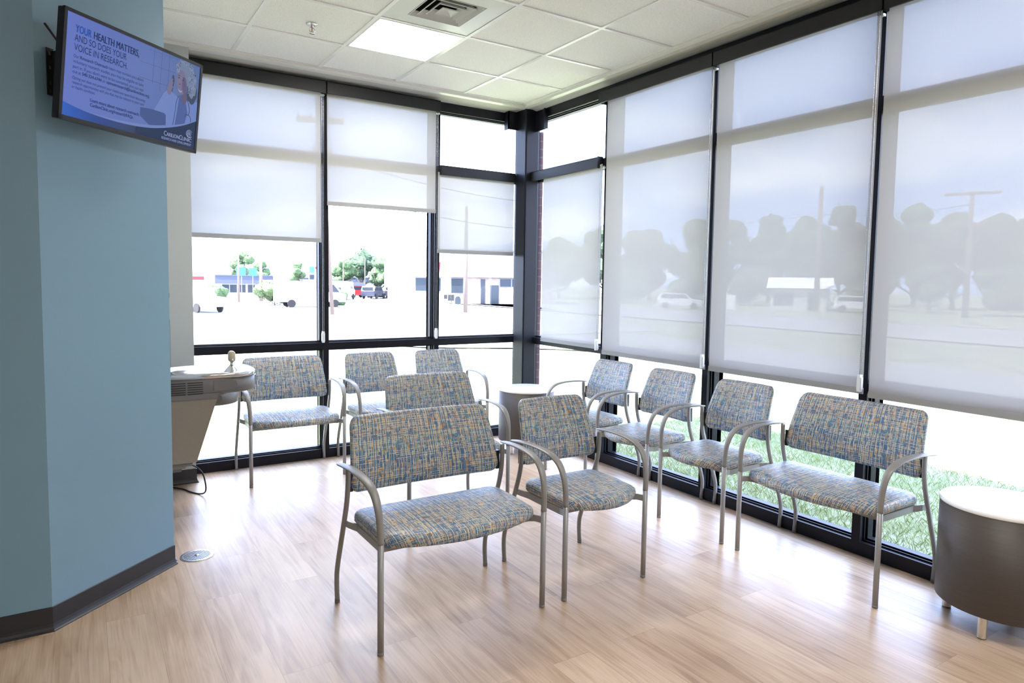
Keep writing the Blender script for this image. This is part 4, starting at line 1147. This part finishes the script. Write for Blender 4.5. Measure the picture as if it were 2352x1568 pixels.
mb = MB(); xs_ = [-60, -40, -25, -15, -8, -3.2, 0.2, 1, 2, 3, 4, 5, 7, 9, 11, 13, 15, 17, 19, 22, 30, 50, 80, 120, 170, 240]
ys_ = [-60, -40, -25, -15, -9, -4, 0.2, 1, 2, 3, 4, 5, 7, 9, 11, 13, 15, 17, 19, 22, 30, 50, 80, 120, 170, 240]
v = [(x, y, gz(x, y)) for x in xs_ for y in ys_]; n = len(ys_); fs = []
for i in range(len(xs_) - 1):
    for j in range(len(ys_) - 1):
        if xs_[i + 1] <= 0.2 and ys_[j + 1] <= 0.2: continue
        fs.append((i * n + j, (i + 1) * n + j, (i + 1) * n + j + 1, i * n + j + 1))
mb.add(v, fs, True); struct('lawn', mb, 'lawn')


def paved(name, pts, m, dz=0.015, step=2.0):
    """a paved area following the ground: quads between two long edges"""
    (a0, a1), (b0, b1) = pts; n = 24; vs = []
    for i in range(n + 1):
        t = i / n
        for p, q in ((a0, a1), (b0, b1)):
            x = p[0] + (q[0] - p[0]) * t; y = p[1] + (q[1] - p[1]) * t; vs.append((x, y, gz(x, y) + dz))
    fs = [(2 * i, 2 * i + 1, 2 * i + 3, 2 * i + 2) for i in range(n)]
    struct(name, MB().add(vs, fs, True), m)


paved('parking_lot', (((-50, 22.5), (-50, 150)), ((24, 22.5), (80, 150))), 'concrete', 0.03)
paved('driveway', (((7.0, -60), (7.0, 21)), ((14.0, -60), (14.0, 21))), 'concrete', 0.04)
paved('driveway', (((14.0, -60), (14.0, 21)), ((20.5, -60), (20.5, 21))), 'concrete', 0.04)
paved('road', (((33, -60), (33, 130)), ((47, -60), (47, 130))), 'asphalt', 0.03)
paved('kerb', (((32.4, -60), (32.4, 130)), ((33, -60), (33, 130))), 'concrete', 0.12)
paved('kerb', (((47, -60), (47, 130)), ((48, -60), (48, 130))), 'concrete', 0.12)


def blob_mesh(mb, c, r, seed, sub=3, rough=0.19, flat_=0.85):
    """a lumpy leafy mass made of many small leaf clumps over a rough ball"""
    rn = random.Random(seed)
    nu, nv = 18, 11; ph = [rn.uniform(0, 6.28) for _ in range(8)]
    rings = []
    for j in range(nv):
        b = math.pi * (j + 0.10) / (nv - 0.8); ring = []
        for i in range(nu):
            a = 2 * math.pi * i / nu
            q = 1 + rough * (0.5 * math.sin(3 * a + ph[0] + 2 * b) + 0.4 * math.sin(5 * a + ph[1] - 3 * b) + 0.35 * math.sin(4 * b + ph[2]) + 0.25 * rn.uniform(-1, 1))
            ring.append((c[0] + r * q * math.sin(b) * math.cos(a), c[1] + r * q * math.sin(b) * math.sin(a), c[2] + r * flat_ * q * math.cos(b)))
        rings.append(ring)
    mb.loft(rings, smooth=False)


def tree(az, d, h, rad, label, m='leaf_dark', name='tree', group=None, lumps=9, z0=None, trunk=0.28, leaves=900):
    x, y, z = at(az, d); z = z if z0 is None else z0
    t = thing(name, label, 'tree', (x, y, z), 0, group)
    rn = random.Random(int(az * 100) + int(d))
    mb = MB(); hb = h * trunk
    mb.tube([(0, 0, -0.3), (0.04 * h * 0.3, 0, hb * 0.6), (0, 0.02 * h, hb), (0, 0, h * 0.7)], [h * 0.028, h * 0.022, h * 0.018, h * 0.008], 8)
    for k in range(4):
        a = k * 1.7 + rn.random(); mb.tube([(0, 0, hb * 0.85), (rad * 0.35 * math.cos(a), rad * 0.35 * math.sin(a), hb * 1.5), (rad * 0.6 * math.cos(a), rad * 0.6 * math.sin(a), h * 0.6)], [h * 0.012, h * 0.009, h * 0.004], 6)
    mb.build('trunk', 'bark', t)
    mb = MB(); cs = []
    for k in range(lumps):
        a = rn.uniform(0, 6.28); q = rn.uniform(0.2, 0.68) * rad; zz = hb + (h - hb) * rn.uniform(0.18, 0.74)
        q *= 1 - 0.4 * max(0, (zz / h - 0.55)); rr = rad * rn.uniform(0.34, 0.48)
        cs.append(((q * math.cos(a), q * math.sin(a), zz), rr))
    cs.append(((0, 0, h - rad * 0.42), rad * 0.42))
    for i, (c, rr) in enumerate(cs): blob_mesh(mb, c, rr * 0.86, i + int(az * 7))
    # loose leaf sprays round the masses
    vs = []; fs = []
    for k in range(leaves):
        c, rr = rn.choice(cs); u = Vector((rn.gauss(0, 1), rn.gauss(0, 1), rn.gauss(0, 1))).normalized() * rr * rn.uniform(0.85, 1.18)
        p = Vector(c) + u; s = rad * rn.uniform(0.025, 0.055); a = Vector((rn.gauss(0, 1), rn.gauss(0, 1), rn.gauss(0, 1))).normalized() * s; b = a.cross(u).normalized() * s * 0.7; o = len(vs)
        vs += [tuple(p - a), tuple(p + b), tuple(p + a), tuple(p - b)]; fs.append((o, o + 1, o + 2, o + 3))
    mb.add(vs, fs); mb.build('crown', m, t)
    return t


rn = random.Random(5)
# the wood seen through the right shades; each tree has its own height and breadth
TL = [(36.5, 112, 10.5, 5.0), (40.5, 122, 13.6, 5.8), (44.0, 110, 11.8, 5.2), (47.6, 121, 14.4, 5.8), (50.6, 106, 12.6, 4.6), (53.3, 118, 14.6, 4.8), (55.9, 104, 12.8, 4.6), (58.4, 115, 15.4, 5.2), (60.8, 102, 13.0, 4.6), (63.2, 113, 15.0, 5.2), (65.6, 99, 12.2, 4.5), (68.1, 110, 13.0, 5.0), (70.6, 96, 13.2, 4.7), (73.4, 107, 14.0, 5.2)]
where = ['leftmost dim tree seen through the right window shades', 'second dim tree from the left behind the right window shades', 'dim tree behind the shade over the first chairs', 'dim tree just left of the widest dark shade bar', 'dim tree at the left side of the shade with the white roof', 'small-topped dim tree left of the tall pole', 'dim tree directly behind the tall pole', 'tallest dim tree right of the tall pole', 'dim tree behind the last mullion on the right', 'dim rounded tree left of the cross-armed pole', 'low dim tree behind the cross-armed pole', 'low dim tree right of the cross-armed pole', 'dim tree at the right edge of the photo', 'rightmost dim tree past the photo edge']
for k, (a, d, h, r) in enumerate(TL):
    tree(a, d, h, r, where[k], 'leaf_dark' if k % 3 else 'leaf_mid', 'woodland_tree', 'trees beyond the road', leaves=500, trunk=0.12, lumps=13)
# lower brush in front of the wood
for k, (a, d, h, r) in enumerate([(42.5, 93, 5.0, 4.2), (48.0, 92, 5.5, 4.2), (51.9, 95, 5.4, 4.0), (60.6, 89, 6.0, 4.0), (64.2, 84, 5.6, 3.0), (68.9, 82, 5.4, 3.3), (73.2, 80, 4.8, 3.3)]):
    tree(a, d, h, r, ['bushy low tree left of the white-roofed house', 'bushy low tree behind the second window shade', 'bushy low tree beside the white-roofed house', 'bushy low tree right of the white-roofed house', 'pale bushy tree beyond the road in the middle of the last shade', 'pale bushy tree under the cross-armed pole', 'pale bushy tree at the right edge beyond the road'][k], 'leaf_mid', 'bushy_tree', 'bushes beyond the road', lumps=7, trunk=0.12, leaves=400)
# trees beyond the car park
for k, (a, d, h, r, m) in enumerate([(18.6, 118, 6.4, 2.7, 'leaf_mid'), (20.1, 122, 8.2, 3.9, 'leaf_dark'), (21.6, 118, 6.6, 3.0, 'leaf_mid'), (10.9, 140, 8.0, 2.6, 'leaf_mid'), (15.0, 103, 5.2, 1.7, 'leaf_mid'), (12.3, 150, 6.4, 2.4, 'leaf_mid')]):
    tree(a, d, h, r, ['green tree left of the tallest tree beyond the car park', 'tallest green tree beyond the car park', 'green tree right of the tallest tree beyond the car park', 'small tree behind the blue billboard', 'green tree left of the first mullion beyond the car park', 'small tree between billboard and bushy tree'][k], m, 'street_tree', 'trees beyond the car park', trunk=0.2, leaves=700)
tree(13.2, 70, 2.5, 1.9, 'bright green bushy young tree in front of the long low shop', 'leaf_light', 'young_tree', lumps=7, trunk=0.08, leaves=900)


def shrub(az, d, w_, h, label):
    x, y, z = at(az, d); mb = MB()
    for k in range(4): blob_mesh(mb, ((k - 1.5) * w_ * 0.25, 0.1 * (k % 2), h * 0.48), h * 0.48, k + 3, flat_=1.0)
    o = mb.build('clipped_shrub', 'leaf_mid'); o.location = (x, y, z); tag(o, label, 'shrub')


shrub(17.75, 70, 1.6, 1.7, 'dark clipped shrub just right of the first window mullion')
shrub(8.85, 92, 2.0, 1.6, 'small shrub beside the pickup at the far left')


def face_cam(az): return -R_(az)


def building(name, az, d, w_, dep, h, m, label, fascia=None, wins=(), doors=(), rot=None, roof_m=None, brick=None):
    x, y, z = at(az, d); t = thing(name, label, 'building', (x, y, z), face_cam(az) if rot is None else rot)
    MB().box(-w_ / 2, w_ / 2, 0, dep, -0.4, h).build('walls', m, t)
    if fascia:
        for (x0, x1, z0, z1, fm) in fascia: MB().box(x0, x1, -0.35, 0.0, z0, z1).box(x0, x1, -0.42, -0.35, z1 - 0.12, z1 + 0.05).build('fascia', fm, t)
    if roof_m: MB().prism([(-0.5, h), (dep / 2, h + roof_m[1]), (dep + 0.5, h)], 'x', -w_ / 2 - 0.4, w_ / 2 + 0.4).build('roof', roof_m[0], t)
    for (x0, x1, z0, z1) in wins:
        MB().box(x0, x1, -0.05, 0.0, z0, z1).build('window_frame', 'ext_frame', t)
        n = max(1, round((x1 - x0) / 1.3)); mb = MB()
        for k in range(n):
            a = x0 + (x1 - x0) * k / n + 0.06; b = x0 + (x1 - x0) * (k + 1) / n - 0.06; mb.box(a, b, -0.07, -0.05, z0 + 0.06, z1 - 0.06)
        mb.build('window_glass', 'win_dark', t)
    for (x0, x1, z1) in doors: MB().box(x0, x1, -0.08, 0.0, 0.0, z1).build('door', 'win_dark', t)
    return t


# shop across the car park, brick below and a standing-seam band above
building('brick_shop', 29.2, 79, 19.5, 12, 6.2, 'brick_far', 'two-tone brick shop with grey panelled upper band beside the leaning pole', rot=-R_(27.5),
         fascia=[(-2.6, 9.75, 3.1, 6.3, 'bld_fascia'), (-9.75, -2.6, 3.1, 6.3, 'bld_white')],
         wins=[(-6.6, -3.6, 1.4, 3.0), (-2.5, -1.0, 1.2, 3.0), (3.2, 7.4, 2.0, 3.0)], doors=[(1.0, 1.5, 2.9), (2.1, 3.1, 2.2)])
building('white_shop', 23.9, 105, 7.4, 10, 5.4, 'bld_white', 'plain white commercial block left of the brick shop', rot=-R_(24))
building('long_shop', 11.4, 108, 12.5, 10, 3.0, 'bld_cream', 'long low shop with dark blue fascia at the far left beyond the car park',
         fascia=[(-4.8, 3.2, 1.75, 3.0, 'bld_blue')], wins=[(-3.9, -1.8, 0.4, 1.65), (-1.6, -0.6, 0.4, 1.65), (-0.4, 3.1, 0.4, 1.65)])
building('low_building', 14.6, 125, 9.0, 10, 2.7, 'bld_white', 'low pale building with a thin dark roof line behind the bushy young tree', fascia=[(-1.5, 3.6, 2.5, 2.8, 'bld_blue')], wins=[(0.2, 0.8, 1.4, 1.8)])
building('motel_building', 20.3, 135, 11.0, 10, 3.6, 'bld_white', 'long low blue-banded building under the tallest tree', fascia=[(-4.0, 5.0, 2.1, 3.0, 'bld_blue')])
building('storage_shed', 19.6, 110, 2.9, 5, 2.1, 'bld_blue', 'small dark blue-grey shed behind the parked cars')
building('red_corner_shop', 8.0, 120, 5.0, 8, 3.4, 'bld_white', 'pale shop with red stripe cut by the left window edge', fascia=[(-2.4, 0.6, 2.2, 2.7, 'sign_red')], wins=[(0.5, 1.6, 0.6, 1.9)])
building('white_roofed_house', 55.6, 80, 6.0, 7, 2.4, 'bld_cream', 'low house with bright white roof seen through the right shade', roof_m=('bld_white', 1.2), wins=[(-2.7, -0.6, 0.5, 1.9)], doors=[(0.8, 1.8, 2.0)])
building('pale_hut', 50.0, 78, 2.4, 3, 1.5, 'bld_white', 'small pale hut left of the white-roofed house')


def pole(az, d, top, label, arms=(), lean=0.0, r=0.15, z0=None, wires=()):
    x, y, z = at(az, d); t = thing('utility_pole', label, 'pole', (x, y, z), face_cam(az))
    MB().tube([(0, 0, -0.5), (lean * 0.5, 0, (top - z) * 0.5), (lean, 0, top - z)], [r * 1.15, r, r * 0.75], 10).build('shaft', 'wood_pole', t)
    for (hz, ln, tk) in arms:
        zz = hz - z; f = lean * zz / (top - z)
        m = MB(); m.box(f - ln / 2, f + ln / 2, -0.25, -0.12, zz - tk / 2, zz + tk / 2)
        for k in (-0.45, -0.2, 0.2, 0.45): m.cyl((f + k * ln, -0.18), 0.06, zz + tk / 2, zz + tk / 2 + 0.22, 8)
        m.build('cross_arm', 'wood_pole', t)
    return t


pole(28.65, 57, 7.6, 'thin brown wooden pole standing in front of the brick shop', r=0.17)
pole(17.72, 52, 13.2, 'near wooden power pole with thick cross arm right of the first mullion', arms=[(12.9, 3.3, 0.42), (10.6, 1.4, 0.5)], lean=-0.85, r=0.13)
pole(10.55, 78, 4.8, 'slender pale post in front of the long low shop', r=0.11)
pole(12.2, 82, 3.4, 'white sign post between the two halves of the blue billboard', r=0.2)
pole(56.8, 78, 11.7, 'tall bare pole rising over the white-roofed house', r=0.26)
pole(66.4, 74, 10.2, 'cross-armed utility pole seen through the last shade', arms=[(9.9, 4.2, 0.25), (7.1, 4.0, 0.25)], r=0.24)
pole(18.55, 95, 4.0, 'thin white lamp post left of the dark parked car', r=0.07)
pole(20.3, 104, 4.6, 'thin white lamp post above the dark parked car', r=0.07)


def wire(a0, d0, z0, a1, d1, z1, sag, label, n=24, r=0.03):
    x0, y0, _ = at(a0, d0); x1, y1, _ = at(a1, d1)
    pts = [(x0 + (x1 - x0) * k / n, y0 + (y1 - y0) * k / n, z0 + (z1 - z0) * k / n - sag * 4 * (k / n) * (1 - k / n)) for k in range(n + 1)]
    tag(MB().tube(pts, r, 5).build('overhead_wire', 'cord_black'), label, 'wire')


wire(56.8, 78, 8.9, 66.4, 74, 9.0, 0.5, 'thin overhead wire running between the two poles behind the right shades')
wire(56.8, 78, 8.9, 40, 84, 8.4, 0.6, 'thin overhead wire running left from the tall bare pole')
wire(17.72, 52, 10.4, 34, 60, 8.4, 0.5, 'upper overhead wire crossing the middle left shade')
wire(17.72, 52, 8.0, 34, 62, 6.2, 0.5, 'middle overhead wire crossing the small left shade')

# traffic mirror style blue billboard and upright sign, mailbox
x, y, z = at(11.3, 96); t = thing('billboard', 'blue billboard above the long low shop', 'sign', (x, y, z), face_cam(11.3))
MB().box(-1.55, -0.35, 0, 0.15, 2.9, 4.0).box(0.0, 1.0, 0, 0.15, 2.9, 3.95).build('panel', 'sign_blue', t); MB().box(-0.95, -0.85, 0.05, 0.15, 0, 2.9).box(0.45, 0.55, 0.05, 0.15, 0, 2.9).build('post', 'ext_frame', t)
x, y, z = at(16.25, 90); t = thing('pylon_sign', 'upright pale sign with blue panels just left of the first mullion', 'sign', (x, y, z), face_cam(16.25))
MB().box(-0.65, -0.55, 0, 0.1, 0, 4.4).box(0.55, 0.65, 0, 0.1, 0, 4.4).build('post', 'bld_white', t)
for z0, z1, mm in ((3.4, 4.2, 'sign_blue'), (2.7, 3.2, 'win_dark'), (1.4, 2.2, 'bld_blue')): MB().box(-0.55, 0.05, 0, 0.08, z0, z1).build('panel', mm, t)
MB().box(0.12, 0.5, 0, 0.08, 3.9, 4.2).build('panel', 'sign_red', t)
x, y, z = at(27.45, 57); t = thing('mailbox', 'small black roadside box on a thin post in front of the brick shop', 'mailbox', (x, y, z), face_cam(27.45))
MB().box(-0.05, 0.05, 0, 0.1, -0.2, 1.0).build('post', 'wood_pole', t); MB().box(-0.28, 0.24, -0.1, 0.25, 1.0, 1.5).box(-0.62, -0.33, -0.1, 0.2, 1.15, 1.5).build('box', 'black_plastic', t)
x, y, z = at(28.0, 66); t = thing('newspaper_box', 'round-topped dark box beside the black roadside box', 'mailbox', (x, y, z), face_cam(28))
MB().prism([(-0.28, 0.4), (0.28, 0.4), (0.28, 0.9), (0.2, 1.1), (0, 1.18), (-0.2, 1.1), (-0.28, 0.9)], 'y', 0, 0.4).build('box', 'win_dark', t); MB().box(-0.1, 0.1, 0.1, 0.3, 0, 0.4).build('post', 'ext_frame', t)
# logo-like red mark on the white part of the shop front, seen beside the second mullion
x, y, z = at(26.55, 78.2); t = thing('shop_sign', 'red and orange slanted shop letter just right of the second mullion', 'sign', (x, y, z + 4.0), -R_(27.5))
MB().prism([(-0.55, -0.6), (-0.2, -0.6), (0.05, 0.75), (-0.25, 0.75)], 'y', -0.9, -0.75).build('red_stroke', 'sign_red', t)
MB().prism([(0.15, -0.6), (0.5, -0.6), (0.75, 0.75), (0.42, 0.75)], 'y', -0.9, -0.75).build('orange_stroke', 'brass_red', t)


def car(az, d, label, m, kind='suv', rot=0.0, name='parked_car'):
    x, y, z = at(az, d); t = thing(name, label, 'car', (x, y, z + 0.03), face_cam(az) + rot, 'vehicles beyond the windows')
    if kind == 'pickup':
        body = [(-2.7, 0.45), (2.7, 0.45), (2.72, 0.95), (2.6, 1.15), (1.3, 1.2), (0.75, 1.85), (-0.9, 1.88), (-1.0, 1.2), (-2.7, 1.2)]; wins = [(0.68, 1.75), (1.1, 1.25), (-0.8, 1.25), (-0.8, 1.78)]; wx = 1.75
    elif kind == 'van':
        body = [(-3.2, 0.5), (3.0, 0.5), (3.1, 1.2), (2.6, 1.35), (2.0, 2.3), (-3.2, 2.4)]; wins = [(1.9, 2.1), (2.45, 1.4), (0.9, 1.4), (0.9, 2.1)]; wx = 2.0
    else:
        body = [(-2.3, 0.4), (2.3, 0.4), (2.35, 0.9), (2.1, 1.05), (1.2, 1.12), (0.6, 1.68), (-1.9, 1.72), (-2.3, 1.1)]; wins = [(0.52, 1.58), (0.98, 1.15), (-1.95, 1.15), (-1.8, 1.6)]; wx = 1.45
    w_ = 0.92
    MB().prism(body, 'y', -w_, w_).build('body', m, t)
    mb = MB(); mb.prism(wins, 'y', -w_ - 0.01, -w_ + 0.0); mb.prism(wins, 'y', w_, w_ + 0.01)
    mb.build('side_glass', 'win_dark', t)
    bx0 = body[-1][0] if kind != 'pickup' else -0.98
    MB().box(-w_ + 0.15 if False else bx0 + 0.0, bx0 - 0.015, -w_ + 0.15, w_ - 0.15, 1.2, 1.6).build('rear_glass', 'win_dark', t)
    for s in (-1, 1):
        for q in (-1, 1):
            mb = MB(); c = [(wx * s + 0.36 * math.cos(2 * math.pi * k / 20), 0.36 + 0.36 * math.sin(2 * math.pi * k / 20)) for k in range(20)]
            mb.prism(c, 'y', q * w_ - 0.12, q * w_ + 0.03); wh = mb.build('wheel', 'tyre', t)
            c = [(wx * s + 0.2 * math.cos(2 * math.pi * k / 14), 0.36 + 0.2 * math.sin(2 * math.pi * k / 14)) for k in range(14)]
            MB().prism(c, 'y', q * (w_ + 0.02), q * (w_ + 0.045)).build('hub', 'ext_frame', wh)
    MB().box(2.3 if kind == 'suv' else body[1][0], (2.3 if kind == 'suv' else body[1][0]) + 0.08, -w_ + 0.1, w_ - 0.1, 0.45, 0.75).build('bumper', 'ext_frame', t)
    return t


car(7.5, 57, 'pale pickup seen from its front end at the left window edge', 'car_white', 'pickup', rot=R_(-60), name='pickup_truck')
car(16.0, 66, 'white van with blue-looking windows left of the first mullion', 'car_white', 'van', rot=R_(15), name='delivery_van')
car(14.1, 92, 'white vehicle below the bushy young tree', 'car_white', 'van', rot=R_(5), name='delivery_van')
car(18.45, 90, 'pale truck with red stripes behind the clipped shrub', 'car_white', 'van', rot=R_(75), name='striped_truck')
car(19.65, 100, 'white and red car parked left of the dark one', 'car_red', 'suv', rot=R_(40))
car(21.0, 95, 'dark blue car parked in the middle of the car park, seen from behind', 'car_dark', 'suv', rot=R_(70))
car(22.9, 98, 'dark car half hidden by the white block', 'car_dark', 'suv', rot=R_(70))
car(59.7, 78, 'white car passing on the road behind the last shade', 'car_white', 'suv', rot=R_(0), name='passing_car')
car(46.5, 74, 'white car seen dimly through the shade over the second chair', 'car_white', 'suv', rot=R_(0), name='passing_car')

# grass close to the right windows
rn = random.Random(11); vs = []; fs = []
for k in range(60000):
    x = 0.28 + rn.random() ** 1.3 * 3.6; y = -5.2 + rn.random() * 7.0
    hgt = rn.uniform(0.018, 0.055); a = rn.uniform(0, 6.28); w_ = rn.uniform(0.001, 0.002); lx, ly = rn.gauss(0, .018), rn.gauss(0, .018); o = len(vs)
    vs += [(x - w_ * math.cos(a), y - w_ * math.sin(a), -0.152), (x + w_ * math.cos(a), y + w_ * math.sin(a), -0.152), (x + lx * .4 + w_ * .7, y + ly * .4, -0.15 + hgt * .6), (x + lx, y + ly, -0.15 + hgt)]
    fs += [(o, o + 1, o + 2), (o + 2, o + 3, o)]
tag(MB().add(vs, fs).build('grass', 'grass_blade'), 'green grass growing just outside the right windows', 'grass', kind='stuff')
